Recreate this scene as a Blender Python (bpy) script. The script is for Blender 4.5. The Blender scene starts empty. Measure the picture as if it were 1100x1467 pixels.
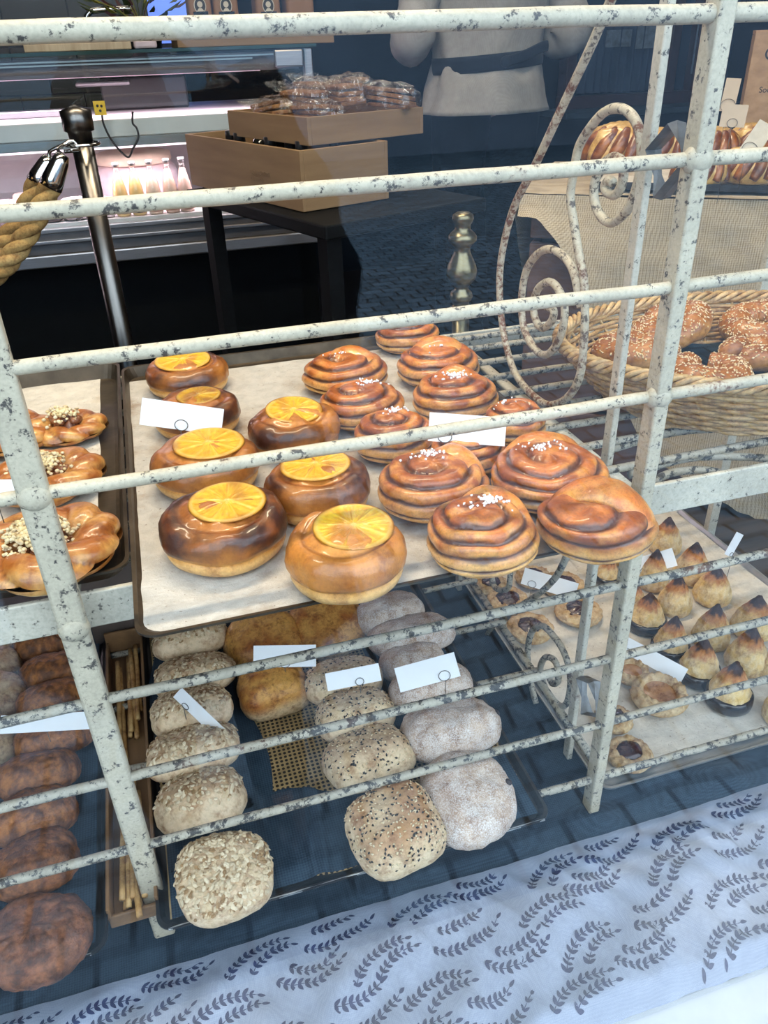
EXPOSURE = 0.28
SKY = (.72, .85, 1.0, 1); SKY_S = 4.0
LAMP = 26; SHOP = 8; CTR = 1.6; GLASS_F0 = .038
import bpy, bmesh, math, random
import numpy as np
from mathutils import Vector, Matrix, Euler, Quaternion, noise
rnd = random.Random(7)
C = bpy.context.scene.collection
PI = math.pi
H = 1.1                     # eye height above the shop floor
FOC = 1122.0                # focal length in pixels of the 1100 x 1467 frame
RW = ((0.95629115, -0.17391441, 0.23507662), (-0.29101827, -0.48752056, 0.82318411), (-0.02855889, -0.85561527, -0.51682386))
FWD = Vector((RW[0][2], RW[1][2], RW[2][2]))
CAM = Vector((0, 0, H))

def at(px, py, x=None, y=None, z=None):
    """where the sight line of a photo pixel meets the real plane x, y or z = const"""
    a, b = px - 550, py - 733.5
    d = Vector([r[0]*a + r[1]*b + r[2]*FOC for r in RW])
    if z is not None: k = (z - H)/d.z
    elif y is not None: k = y/d.y
    else: k = x/d.x
    return CAM + d*k

def dist(p): return (Vector(p) - CAM).dot(FWD)

def lerp(a, b, t):
    return tuple(a[i] + (b[i]-a[i])*t for i in range(3))
def sm(a, b, x):
    t = max(0.0, min(1.0, (x-a)/(b-a))) if b != a else float(x > a)
    return t*t*(3-2*t)
def nz(x, y, z, s=1.0): return noise.noise(Vector((x*s, y*s, z*s)))
def fb(x, y, z, s=1.0):
    return noise.fractal(Vector((x*s, y*s, z*s)), 0.9, 2.1, 4)

# ------------------------------------------------------------------ materials
MATS = {}
def _mat(name):
    m = bpy.data.materials.new(name); m.use_nodes = True
    nt = m.node_tree
    return m, nt, nt.nodes['Principled BSDF']
def _coords(nt, scale=None):
    tc = nt.nodes.new('ShaderNodeTexCoord')
    return tc.outputs['Object']
def _noise(nt, vec, scale, detail=4, rough=.6, vscale=None):
    n = nt.nodes.new('ShaderNodeTexNoise'); n.inputs['Scale'].default_value = scale
    n.inputs['Detail'].default_value = detail; n.inputs['Roughness'].default_value = rough
    if vscale:
        mp = nt.nodes.new('ShaderNodeMapping'); mp.inputs['Scale'].default_value = vscale
        nt.links.new(vec, mp.inputs['Vector']); vec = mp.outputs['Vector']
    nt.links.new(vec, n.inputs['Vector']); return n
def _ramp(nt, fac, stops):
    r = nt.nodes.new('ShaderNodeValToRGB'); e = r.color_ramp.elements
    while len(e) < len(stops): e.new(.5)
    for i, (p, c) in enumerate(stops):
        e[i].position = p; e[i].color = (*c, 1) if not isinstance(c, (int, float)) else (c, c, c, 1)
    nt.links.new(fac, r.inputs['Fac']); return r
def _mixc(nt, fac, a, b, mode='MIX'):
    m = nt.nodes.new('ShaderNodeMix'); m.data_type = 'RGBA'; m.blend_type = mode
    for s, v in ((0, fac), (6, a), (7, b)):
        if hasattr(v, 'links'): nt.links.new(v, m.inputs[s])
        elif isinstance(v, (int, float)): m.inputs[s].default_value = v
        else: m.inputs[s].default_value = (*v, 1)
    return m.outputs[2]
def _bump(nt, bs, h, strength=.3, dist_=.002):
    b = nt.nodes.new('ShaderNodeBump'); b.inputs['Strength'].default_value = strength
    b.inputs['Distance'].default_value = dist_
    nt.links.new(h, b.inputs['Height']); nt.links.new(b.outputs['Normal'], bs.inputs['Normal'])

def plain(name, col, rough=.5, metal=0, var=.15, vs=20, bump=0, bs_=60, spec=.5, coat=0, vscale=None):
    if name in MATS: return MATS[name]
    m, nt, b = _mat(name)
    v = _coords(nt)
    n = _noise(nt, v, vs, vscale=vscale)
    r = _ramp(nt, n.outputs['Fac'], [(.3, tuple(c*(1-var) for c in col)), (.7, tuple(min(1, c*(1+var)) for c in col))])
    nt.links.new(r.outputs['Color'], b.inputs['Base Color'])
    b.inputs['Roughness'].default_value = rough; b.inputs['Metallic'].default_value = metal
    b.inputs['Specular IOR Level'].default_value = spec; b.inputs['Coat Weight'].default_value = coat
    if bump:
        n2 = _noise(nt, v, bs_, 5, .65, vscale); _bump(nt, b, n2.outputs['Fac'], bump)
    MATS[name] = m; return m

def crust(name, rough=.5, coat=0., spk=.15, ss=400, bump=.3, bs_=180, sss=.0, flour=0, mot=55, mota=.8):
    """bread: the crumb and crust colours of each vertex, speckled"""
    if name in MATS: return MATS[name]
    m, nt, b = _mat(name)
    a = nt.nodes.new('ShaderNodeAttribute'); a.attribute_name = 'col'
    v = _coords(nt)
    n = _noise(nt, v, ss, 4, .7)
    r = _ramp(nt, n.outputs['Fac'], [(.25, 1-spk*1.6), (.55, 1.0), (.8, min(1.0, 1+spk))])
    col = _mixc(nt, 1.0, a.outputs['Color'], r.outputs['Color'], 'MULTIPLY')
    nm = _noise(nt, v, mot, 7, .72)
    rm = _ramp(nt, nm.outputs['Fac'], [(.36, (.42, .28, .20)), (.46, (.80, .74, .70)), (.54, (1, 1, 1)), (.72, (1.0, 1.0, 1.0))])
    col = _mixc(nt, mota, col, _mixc(nt, 1.0, col, rm.outputs['Color'], 'MULTIPLY'))
    if flour:
        n3 = _noise(nt, v, 38, 6, .75); n4 = _noise(nt, v, 700, 2, .5)
        mx = nt.nodes.new('ShaderNodeMath'); mx.operation = 'ADD'
        nt.links.new(n3.outputs['Fac'], mx.inputs[0]); nt.links.new(n4.outputs['Fac'], mx.inputs[1])
        r3 = _ramp(nt, mx.outputs[0], [(.78, 0), (1.0, flour)])
        r3.color_ramp.elements[1].position = 1.0
        sc = nt.nodes.new('ShaderNodeMath'); sc.operation = 'MULTIPLY_ADD'; sc.inputs[1].default_value = 2.2; sc.inputs[2].default_value = -1.9
        nt.links.new(mx.outputs[0], sc.inputs[0]); sc.use_clamp = True
        sc2 = nt.nodes.new('ShaderNodeMath'); sc2.operation = 'MULTIPLY'; sc2.inputs[1].default_value = flour
        nt.links.new(sc.outputs[0], sc2.inputs[0])
        nt.nodes.remove(r3)
        col = _mixc(nt, sc2.outputs[0], col, (.82, .78, .74))
    nt.links.new(col, b.inputs['Base Color'])
    b.inputs['Roughness'].default_value = rough
    b.inputs['Coat Weight'].default_value = coat; b.inputs['Coat Roughness'].default_value = .14
    if sss:
        b.inputs['Subsurface Weight'].default_value = sss; b.inputs['Subsurface Radius'].default_value = (.006, .003, .001)
        b.inputs['Subsurface Scale'].default_value = 1.0
    n2 = _noise(nt, v, bs_, 8, .72); _bump(nt, b, n2.outputs['Fac'], bump, .003)
    MATS[name] = m; return m

def vcol(name, rough=.6, coat=0., metal=0):
    if name in MATS: return MATS[name]
    m, nt, b = _mat(name)
    a = nt.nodes.new('ShaderNodeAttribute'); a.attribute_name = 'col'
    n = _noise(nt, _coords(nt), 300, 3)
    r = _ramp(nt, n.outputs['Fac'], [(.3, .85), (.7, 1.0)])
    nt.links.new(_mixc(nt, 1.0, a.outputs['Color'], r.outputs['Color'], 'MULTIPLY'), b.inputs['Base Color'])
    b.inputs['Roughness'].default_value = rough; b.inputs['Coat Weight'].default_value = coat; b.inputs['Metallic'].default_value = metal
    MATS[name] = m; return m

def painted_iron(name, paint, chip, rust=(.16, .055, .02), amount=.5, rustamt=.62):
    if name in MATS: return MATS[name]
    m, nt, b = _mat(name); v = _coords(nt)
    n = _noise(nt, v, 105, 8, .74); n2 = _noise(nt, v, 14, 4, .6); n3 = _noise(nt, v, 300, 3, .6)
    base = _ramp(nt, n2.outputs['Fac'], [(.3, tuple(c*.74 for c in paint)), (.65, paint)])
    r = _ramp(nt, n.outputs['Fac'], [(amount, 0), (amount+.05, 1)])
    c1 = _mixc(nt, r.outputs['Color'], base.outputs['Color'], chip)
    n4 = _noise(nt, v, 9, 3, .5); mul = nt.nodes.new('ShaderNodeMath'); mul.operation = 'MULTIPLY'
    r4 = _ramp(nt, n4.outputs['Fac'], [(rustamt, 0), (rustamt+.12, 1)]); r5 = _ramp(nt, n.outputs['Fac'], [(.46, 0), (.56, 1)])
    nt.links.new(r4.outputs['Color'], mul.inputs[0]); nt.links.new(r5.outputs['Color'], mul.inputs[1])
    c2 = _mixc(nt, mul.outputs[0], c1, rust)
    r6 = _ramp(nt, n3.outputs['Fac'], [(.3, .8), (.6, 1.0)])
    nt.links.new(_mixc(nt, 1.0, c2, r6.outputs['Color'], 'MULTIPLY'), b.inputs['Base Color'])
    b.inputs['Roughness'].default_value = .55
    _bump(nt, b, r.outputs['Color'], -.35, .0008)
    MATS[name] = m; return m

def wood(name, a, bcol, scale=(3, 60, 60), rough=.55, bump=.15):
    if name in MATS: return MATS[name]
    m, nt, b = _mat(name); v = _coords(nt)
    n = _noise(nt, v, 1.0, 6, .6, scale)
    r = _ramp(nt, n.outputs['Fac'], [(.3, a), (.7, bcol)])
    nt.links.new(r.outputs['Color'], b.inputs['Base Color']); b.inputs['Roughness'].default_value = rough
    _bump(nt, b, n.outputs['Fac'], bump, .001)
    MATS[name] = m; return m

def weave(name, a, bcol, scale=900, rough=.9, stripe=.5, bump=.4, sheen=.1):
    """woven cloth: two crossed wave textures"""
    if name in MATS: return MATS[name]
    m, nt, b = _mat(name); v = _coords(nt)
    outs = []
    for ax in ('X', 'Y', 'Z'):
        w = nt.nodes.new('ShaderNodeTexWave'); w.bands_direction = ax; w.inputs['Scale'].default_value = scale/6.28
        w.inputs['Distortion'].default_value = 1.2; w.inputs['Detail'].default_value = 2; w.inputs['Detail Scale'].default_value = 3
        nt.links.new(v, w.inputs['Vector']); outs.append(w.outputs['Fac'])
    s1 = nt.nodes.new('ShaderNodeMath'); s1.operation = 'ADD'; nt.links.new(outs[0], s1.inputs[0]); nt.links.new(outs[1], s1.inputs[1])
    s2 = nt.nodes.new('ShaderNodeMath'); s2.operation = 'ADD'; nt.links.new(s1.outputs[0], s2.inputs[0]); nt.links.new(outs[2], s2.inputs[1])
    s3 = nt.nodes.new('ShaderNodeMath'); s3.operation = 'MULTIPLY'; s3.inputs[1].default_value = .333; nt.links.new(s2.outputs[0], s3.inputs[0])
    n = _noise(nt, v, 40, 5, .6, (1, 1, 1))
    mx = nt.nodes.new('ShaderNodeMath'); mx.operation = 'MULTIPLY_ADD'; mx.inputs[1].default_value = stripe
    nt.links.new(s3.outputs[0], mx.inputs[0])
    mn = nt.nodes.new('ShaderNodeMath'); mn.operation = 'MULTIPLY'; mn.inputs[1].default_value = 1-stripe; nt.links.new(n.outputs['Fac'], mn.inputs[0])
    nt.links.new(mn.outputs[0], mx.inputs[2])
    r = _ramp(nt, mx.outputs[0], [(.3, a), (.7, bcol)])
    nt.links.new(r.outputs['Color'], b.inputs['Base Color']); b.inputs['Roughness'].default_value = rough
    b.inputs['Sheen Weight'].default_value = sheen; b.inputs['Specular IOR Level'].default_value = .2 if sheen else .05
    _bump(nt, b, s3.outputs[0], bump, .0005)
    MATS[name] = m; return m

def thin_glass(name, tint=(1, 1, 1), f0=.042, rough=0.0, wrinkle=0):
    """thin clear sheet: it lets the light through and reflects by the angle of view (Schlick)"""
    if name in MATS: return MATS[name]
    m = bpy.data.materials.new(name); m.use_nodes = True; nt = m.node_tree; nt.nodes.clear()
    out = nt.nodes.new('ShaderNodeOutputMaterial'); mix = nt.nodes.new('ShaderNodeMixShader')
    tr = nt.nodes.new('ShaderNodeBsdfTransparent'); tr.inputs['Color'].default_value = (*tint, 1)
    gl = nt.nodes.new('ShaderNodeBsdfGlossy'); gl.inputs['Roughness'].default_value = rough
    g = nt.nodes.new('ShaderNodeNewGeometry'); d = nt.nodes.new('ShaderNodeVectorMath'); d.operation = 'DOT_PRODUCT'
    nt.links.new(g.outputs['Incoming'], d.inputs[0]); nt.links.new(g.outputs['Normal'], d.inputs[1])
    ab = nt.nodes.new('ShaderNodeMath'); ab.operation = 'ABSOLUTE'; nt.links.new(d.outputs['Value'], ab.inputs[0])
    su = nt.nodes.new('ShaderNodeMath'); su.operation = 'SUBTRACT'; su.inputs[0].default_value = 1; nt.links.new(ab.outputs[0], su.inputs[1])
    pw = nt.nodes.new('ShaderNodeMath'); pw.operation = 'POWER'; pw.inputs[1].default_value = 5; nt.links.new(su.outputs[0], pw.inputs[0])
    ma = nt.nodes.new('ShaderNodeMath'); ma.operation = 'MULTIPLY_ADD'; ma.inputs[1].default_value = 1-f0; ma.inputs[2].default_value = f0
    nt.links.new(pw.outputs[0], ma.inputs[0])
    nt.links.new(ma.outputs[0], mix.inputs[0]); nt.links.new(tr.outputs[0], mix.inputs[1]); nt.links.new(gl.outputs[0], mix.inputs[2])
    if wrinkle:
        n = _noise(nt, _coords(nt), wrinkle, 4, .6); b = nt.nodes.new('ShaderNodeBump'); b.inputs['Strength'].default_value = .7; b.inputs['Distance'].default_value = .01
        nt.links.new(n.outputs['Fac'], b.inputs['Height']); nt.links.new(b.outputs['Normal'], gl.inputs['Normal'])
    nt.links.new(mix.outputs[0], out.inputs['Surface'])
    MATS[name] = m; return m

def glow(name, col, strength):
    if name in MATS: return MATS[name]
    m, nt, b = _mat(name)
    b.inputs['Base Color'].default_value = (*col, 1); b.inputs['Emission Color'].default_value = (*col, 1); b.inputs['Emission Strength'].default_value = strength
    MATS[name] = m; return m

# ------------------------------------------------------------------ mesh building
class MB:
    def __init__(s): s.v = []; s.f = []; s.c = []; s.mi = []; s.m = 0; s.col = (1, 1, 1)
    def add(s, vs, fs, cols=None):
        b = len(s.v); s.v.extend([tuple(p) for p in vs]); s.f.extend([tuple(b+i for i in f) for f in fs])
        s.c.extend(cols if cols else [s.col]*len(vs)); s.mi.extend([s.m]*len(fs)); return s
    def box(s, c, d, rot=None):
        x, y, z = d[0]/2, d[1]/2, d[2]/2
        vs = [Vector((i*x, j*y, k*z)) for k in (-1, 1) for j in (-1, 1) for i in (-1, 1)]
        if rot is not None:
            M = rot if isinstance(rot, Matrix) else Euler(rot).to_matrix()
            vs = [M @ v for v in vs]
        vs = [v + Vector(c) for v in vs]
        return s.add(vs, [(0, 2, 3, 1), (4, 5, 7, 6), (0, 1, 5, 4), (2, 6, 7, 3), (0, 4, 6, 2), (1, 3, 7, 5)])
    def tube(s, path, r, n=8, closed=False, flat=1.0, cols=None, upv=None):
        P = [Vector(p) for p in path]; N = len(P); rs = r if isinstance(r, (list, tuple)) else [r]*N
        T = []
        for i in range(N):
            a = P[i-1] if (i > 0 or closed) else P[i]; b = P[(i+1) % N] if (i < N-1 or closed) else P[i]
            t = b-a; T.append(t.normalized() if t.length > 1e-9 else Vector((0, 0, 1)))
        u = upv and Vector(upv) or (Vector((0, 0, 1)) if abs(T[0].z) < .9 else Vector((1, 0, 0)))
        nrm = (u - T[0]*u.dot(T[0])).normalized(); vs = []; cc = []
        for i in range(N):
            if i:
                q = T[i-1].rotation_difference(T[i]); nrm = q @ nrm
                if upv: nrm = (Vector(upv) - T[i]*Vector(upv).dot(T[i])).normalized()
                else: nrm = (nrm - T[i]*nrm.dot(T[i])).normalized()
            bn = T[i].cross(nrm)
            for k in range(n):
                a = 2*PI*k/n
                vs.append(P[i] + nrm*(math.cos(a)*rs[i]*flat) + bn*(math.sin(a)*rs[i])); cc.append(cols[i] if cols else s.col)
        fs = []
        for i in range(N if closed else N-1):
            j = (i+1) % N
            for k in range(n):
                l = (k+1) % n; fs.append((i*n+k, i*n+l, j*n+l, j*n+k))
        if not closed: fs += [tuple(range(n-1, -1, -1)), tuple((N-1)*n+k for k in range(n))]
        return s.add(vs, fs, cc)
    def lathe(s, prof, n=24, c=(0, 0, 0), rot=None, cols=None):
        vs = []; cc = []; c = Vector(c)
        for j, (r, z) in enumerate(prof):
            for k in range(n):
                a = 2*PI*k/n; p = Vector((r*math.cos(a), r*math.sin(a), z))
                if rot is not None: p = rot @ p
                vs.append(p+c); cc.append(cols[j] if cols else s.col)
        fs = []
        for j in range(len(prof)-1):
            for k in range(n):
                l = (k+1) % n; fs.append((j*n+k, j*n+l, (j+1)*n+l, (j+1)*n+k))
        fs += [tuple(range(n-1, -1, -1)), tuple((len(prof)-1)*n+k for k in range(n))]
        return s.add(vs, fs, cc)
    def grid(s, fn, nu, nv, closeu=False):
        vs = []; cc = []
        for j in range(nv+1):
            for i in range(nu if closeu else nu+1):
                r = fn(i/nu, j/nv)
                if len(r) == 2: vs.append(r[0]); cc.append(r[1])
                else: vs.append(r); cc.append(s.col)
        w = nu if closeu else nu+1; fs = []
        for j in range(nv):
            for i in range(nu):
                k = (i+1) % w; fs.append((j*w+i, j*w+k, (j+1)*w+k, (j+1)*w+i))
        return s.add(vs, fs, cc)
    def dome(s, fn, nu=64, nv=28):
        """closed blob: fn(u, t) -> (co, colour), u round the blob, t from the middle of the underside to the top"""
        vs = []; cc = []
        p, c = fn(0, 0.0); vs.append(p); cc.append(c)
        for j in range(1, nv):
            for i in range(nu):
                p, c = fn(2*PI*i/nu, j/nv); vs.append(p); cc.append(c)
        p, c = fn(0, 1.0); vs.append(p); cc.append(c)
        L = len(vs)-1; fs = []
        for i in range(nu):
            k = (i+1) % nu; fs.append((0, 1+k, 1+i)); fs.append((L, L-nu+i, L-nu+k))
        for j in range(nv-2):
            for i in range(nu):
                k = (i+1) % nu; a = 1+j*nu; fs.append((a+i, a+k, a+nu+k, a+nu+i))
        return s.add(vs, fs, cc)
    def blob(s, c, r, n=8, m=6, rot=None, col=None):
        c = Vector(c); r = (r, r, r) if isinstance(r, (int, float)) else r; col = col or s.col
        def fn(u, t):
            ph = -PI/2+PI*t; p = Vector((math.cos(ph)*math.cos(u)*r[0], math.cos(ph)*math.sin(u)*r[1], math.sin(ph)*r[2]))
            if rot is not None: p = rot @ p
            return p+c, col
        return s.dome(fn, n, m)
    def octa(s, c, r, M, col):
        vs = [Vector(c) + M @ Vector(p) for p in ((r[0], 0, 0), (0, r[1], 0), (-r[0], 0, 0), (0, -r[1], 0), (0, 0, r[2]), (0, 0, -r[2]))]
        return s.add(vs, [(0, 1, 4), (1, 2, 4), (2, 3, 4), (3, 0, 4), (1, 0, 5), (2, 1, 5), (3, 2, 5), (0, 3, 5)], [col]*6)
    def flake(s, c, a, b, M, col):
        c = Vector(c); vs = [c + M @ Vector((math.cos(k*PI/3)*a, math.sin(k*PI/3)*b, 0)) for k in range(6)]
        vs.append(c + M @ Vector((0, 0, min(a, b)*.35))); vs.append(c - M @ Vector((0, 0, min(a, b)*.3)))
        fs = [(k, (k+1) % 6, 6) for k in range(6)] + [((k+1) % 6, k, 7) for k in range(6)]
        return s.add(vs, fs, [col]*8)
    def build(s, name, mat, parent=None, smooth=True, world=False, bevel=0, subsurf=0):
        v = s.v
        if world and parent is not None:
            L = parent.location; v = [(p[0]-L.x, p[1]-L.y, p[2]-L.z) for p in v]
        me = bpy.data.meshes.new(name); me.from_pydata(v, [], s.f); me.update()
        mats = mat if isinstance(mat, (list, tuple)) else [mat]
        for m in mats: me.materials.append(m)
        if len(mats) > 1: me.polygons.foreach_set('material_index', s.mi)
        ca = me.color_attributes.new('col', 'FLOAT_COLOR', 'POINT')
        a = np.ones((len(v), 4), dtype=np.float32); a[:, :3] = np.array([tuple(c)[:3] for c in s.c], dtype=np.float32)
        ca.data.foreach_set('color', a.ravel())
        if smooth: me.polygons.foreach_set('use_smooth', [True]*len(me.polygons))
        o = bpy.data.objects.new(name, me); C.objects.link(o)
        if parent is not None: o.parent = parent
        if bevel:
            bm = o.modifiers.new('bevel', 'BEVEL'); bm.width = bevel; bm.segments = 2; bm.limit_method = 'ANGLE'; bm.angle_limit = .7
            bm.harden_normals = False
            if smooth: me.set_sharp_from_angle(angle=.7)
        if subsurf:
            ss = o.modifiers.new('sub', 'SUBSURF'); ss.levels = subsurf; ss.render_levels = subsurf
        return o

def tag(o, label=None, cat=None, group=None, kind=None):
    if label: o['label'] = label
    if cat: o['category'] = cat
    if group: o['group'] = group
    if kind: o['kind'] = kind
    return o
def thing(name, label, cat, loc=(0, 0, 0), group=None, rot=(0, 0, 0)):
    o = bpy.data.objects.new(name, None); C.objects.link(o); o.empty_display_size = .02
    o.location = loc; o.rotation_euler = rot
    return tag(o, label, cat, group)
def spline(pts, n=8, closed=False):
    P = [Vector(p) for p in pts]; out = []; N = len(P)
    for i in range(N if closed else N-1):
        if closed: a, b, c, d = P[i-1], P[i], P[(i+1) % N], P[(i+2) % N]
        else: a, b, c, d = P[max(i-1, 0)], P[i], P[i+1], P[min(i+2, N-1)]
        for k in range(n):
            t = k/n
            out.append(.5*((2*b) + (c-a)*t + (2*a-5*b+4*c-d)*t*t + (3*b-a-3*c+d)*t**3))
    if not closed: out.append(P[-1])
    return out
def basis(nrm, spin=0.0):
    n = Vector(nrm).normalized(); return n.to_track_quat('Z', 'Y').to_matrix() @ Matrix.Rotation(spin, 3, 'Z')
def surface_points(o, n, test, seed=1):
    """random points on a part's faces, in its own space"""
    r = random.Random(seed); me = o.data; ps = [p for p in me.polygons if test(p.center, p.normal)]
    if not ps: return []
    cum = np.cumsum([p.area for p in ps]); out = []
    for _ in range(n):
        p = ps[min(int(np.searchsorted(cum, r.random()*cum[-1])), len(ps)-1)]
        vs = [me.vertices[i].co for i in p.vertices]; a, b = r.random(), r.random()
        q = vs[0].lerp(vs[1], a).lerp(vs[-1].lerp(vs[-2], a), b) if len(vs) == 4 else p.center
        out.append((q, p.normal.copy()))
    return out
def struct(name, mb, mat, **k):
    o = mb.build(name, mat, **k)
    if o.parent is None: o['kind'] = 'structure'
    return o
# ------------------------------------------------------------------ camera, light
sc = bpy.context.scene
cam = bpy.data.cameras.new('camera'); co = bpy.data.objects.new('camera', cam); C.objects.link(co)
cam.sensor_fit = 'VERTICAL'; cam.sensor_height = 36; cam.sensor_width = 27; cam.lens = 36*FOC/1467
cam.clip_start = .01; cam.clip_end = 60
right = Vector([r[0] for r in RW]); upv = -Vector([r[1] for r in RW])
co.matrix_world = Matrix(((right.x, upv.x, -FWD.x, 0), (right.y, upv.y, -FWD.y, 0), (right.z, upv.z, -FWD.z, H), (0, 0, 0, 1)))
sc.camera = co
sc.view_settings.view_transform = 'Standard'; sc.view_settings.look = 'None'; sc.view_settings.gamma = 1
sc.view_settings.use_curve_mapping = False; sc.view_settings.exposure = EXPOSURE
sc.cycles.use_denoising = True; sc.cycles.max_bounces = 10; sc.cycles.transparent_max_bounces = 24
sc.cycles.diffuse_bounces = 4; sc.cycles.glossy_bounces = 4; sc.cycles.caustics_reflective = False; sc.cycles.caustics_refractive = False
w = bpy.data.worlds.new('overcast'); sc.world = w; w.use_nodes = True
bg = w.node_tree.nodes['Background']; bg.inputs['Color'].default_value = SKY; bg.inputs['Strength'].default_value = SKY_S

def area(name, loc, size, power, col, rot=(0, 0, 0)):
    l = bpy.data.lights.new(name, 'AREA'); l.shape = 'RECTANGLE'; l.size, l.size_y = size; l.energy = power; l.color = col
    o = bpy.data.objects.new(name, l); C.objects.link(o); o.location = loc; o.rotation_euler = rot
    return o
area('window_lamp', (.25, 1.25, 2.45), (1.0, .07), LAMP, (1, .80, .55), (math.radians(-8), 0, 0))
area('window_lamp', (-.5, 1.1, 2.45), (.5, .07), LAMP*.35, (1, .86, .66))
area('shop_lamp', (1.2, 2.5, 2.55), (.9, .3), SHOP, (1, .9, .78))
area('shop_lamp', (-.3, 3.3, 2.55), (1.2, .3), SHOP*.5, (1, .9, .78))

# ------------------------------------------------------------------ room shell
M_dark = plain('dark wall paint', (.0022, .0065, .013), .7, var=.25, vs=3, spec=.10)
M_ceil = plain('ceiling paint', (.35, .34, .32), .8, var=.05)
M_plaster = plain('street plaster', (.30, .27, .23), .85, var=.2, vs=2.5, bump=.3, bs_=30)
def shell(name, lo, hi, mat):
    m = MB(); m.box([(a+b)/2 for a, b in zip(lo, hi)], [b-a for a, b in zip(lo, hi)]); return struct(name, m, mat, smooth=False)
shell('floor', (-2.7, .36, -.06), (3.3, 4.3, 0), plain('dark floor boards', (.008, .009, .011), .45, var=.3, vs=3, vscale=(1, 14, 1), spec=.15))
shell('ceiling', (-2.7, .2, 2.7), (3.3, 4.3, 2.76), M_ceil)
shell('wall_left', (-2.76, .2, -.06), (-2.7, 4.3, 2.7), M_dark)
shell('wall_right', (3.3, .2, -.06), (3.36, 4.3, 2.7), M_dark)
shell('wall_back', (-2.7, 4.3, -.06), (3.3, 4.36, 2.7), M_dark)
# street front round the shop window
m = MB()
m.box((.3, .28, -.10), (6.2, .14, .50)); m.box((.3, .28, 2.58), (6.2, .14, .36))
m.box((-2.0, .28, 1.275), (1.5, .14, 2.25)); m.box((2.45, .28, 1.275), (1.8, .14, 2.25))
struct('wall_front', m, M_plaster, smooth=False)
m = MB(); m.box((.15, .2605, .187), (2.9, .183, .030))
struct('trim_1', m, plain('white window ledge paint', (.46, .48, .49), .5, var=.08, vs=14, bump=.2, bs_=25), smooth=False, bevel=.004)
m = MB()
for x in (-1.225, 1.525): m.box((x, .36, 1.285), (.05, .05, 2.23))
m.box((.15, .36, 2.385), (2.7, .05, .03))
struct('trim_2', m, plain('dark window frame paint', (.05, .06, .06), .5, var=.1), smooth=False)
m = MB(); m.box((.15, .343, 1.29), (2.72, .006, 2.16))
win = struct('window_1', m, thin_glass('shop window glass', (.985, .995, .99), GLASS_F0), smooth=False)

# street outside, seen only in the pane: setts and the house across
def setts():
    m, nt, b = _mat('granite setts'); v = _coords(nt)
    mp = nt.nodes.new('ShaderNodeMapping'); mp.inputs['Scale'].default_value = (8.5, 10.5, 8); nt.links.new(v, mp.inputs['Vector'])
    nd = _noise(nt, v, 1.1, 2); ad = nt.nodes.new('ShaderNodeVectorMath'); ad.operation = 'MULTIPLY_ADD'
    ad.inputs[1].default_value = (1.6, 1.6, 0); nt.links.new(nd.outputs['Color'], ad.inputs[0]); nt.links.new(mp.outputs['Vector'], ad.inputs[2])
    br = nt.nodes.new('ShaderNodeTexBrick'); br.inputs['Scale'].default_value = 1; br.inputs['Mortar Size'].default_value = .085; br.inputs['Mortar Smooth'].default_value = .6
    br.inputs['Brick Width'].default_value = 1.15; br.inputs['Row Height'].default_value = .95
    br.inputs['Color1'].default_value = (.16, .255, .35, 1); br.inputs['Color2'].default_value = (.08, .135, .19, 1); br.inputs['Mortar'].default_value = (.006, .007, .008, 1)
    nt.links.new(ad.outputs['Vector'], br.inputs['Vector'])
    n = _noise(nt, v, 25, 5); r = _ramp(nt, n.outputs['Fac'], [(.3, .7), (.7, 1.0)])
    nt.links.new(_mixc(nt, 1.0, br.outputs['Color'], r.outputs['Color'], 'MULTIPLY'), b.inputs['Base Color']); b.inputs['Roughness'].default_value = .6
    _bump(nt, b, br.outputs['Fac'], -.6, .012)
    return m
shell('ground', (-12, -11, -.41), (12, .22, -.35), setts())
m = MB(); m.box((0, -11.2, 1.1), (24, .4, 2.9)); struct('wall_opposite', m, plain('ochre house render', (.20, .28, .38), .85, var=.15, vs=1.2), smooth=False)

# ------------------------------------------------------------------ back of the shop
def tiles():
    m, nt, b = _mat('dark glazed wall tiles'); v = _coords(nt)
    mp = nt.nodes.new('ShaderNodeMapping'); mp.inputs['Rotation'].default_value = (PI/2, 0, 0); nt.links.new(v, mp.inputs['Vector'])
    br = nt.nodes.new('ShaderNodeTexBrick'); br.inputs['Scale'].default_value = 1; br.inputs['Mortar Size'].default_value = .0035
    br.inputs['Brick Width'].default_value = .27; br.inputs['Row Height'].default_value = .093
    br.inputs['Color1'].default_value = (.045, .042, .032, 1); br.inputs['Color2'].default_value = (.036, .034, .027, 1); br.inputs['Mortar'].default_value = (.006, .006, .006, 1)
    nt.links.new(mp.outputs['Vector'], br.inputs['Vector']); nt.links.new(br.outputs['Color'], b.inputs['Base Color']); b.inputs['Roughness'].default_value = .25
    return m
m = MB(); m.box((-1.2, 4.27, 1.35), (3.0, .06, 2.7)); struct('wall_tiled', m, tiles(), smooth=False)
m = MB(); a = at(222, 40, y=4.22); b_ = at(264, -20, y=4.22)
m.box(((a.x+b_.x)/2+.03, 4.23, a.z+.25), (b_.x-a.x+.10, .04, .62)); struct('window_2', m, glow('blue lit window', (.16, .28, .95), .75), smooth=False)
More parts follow.
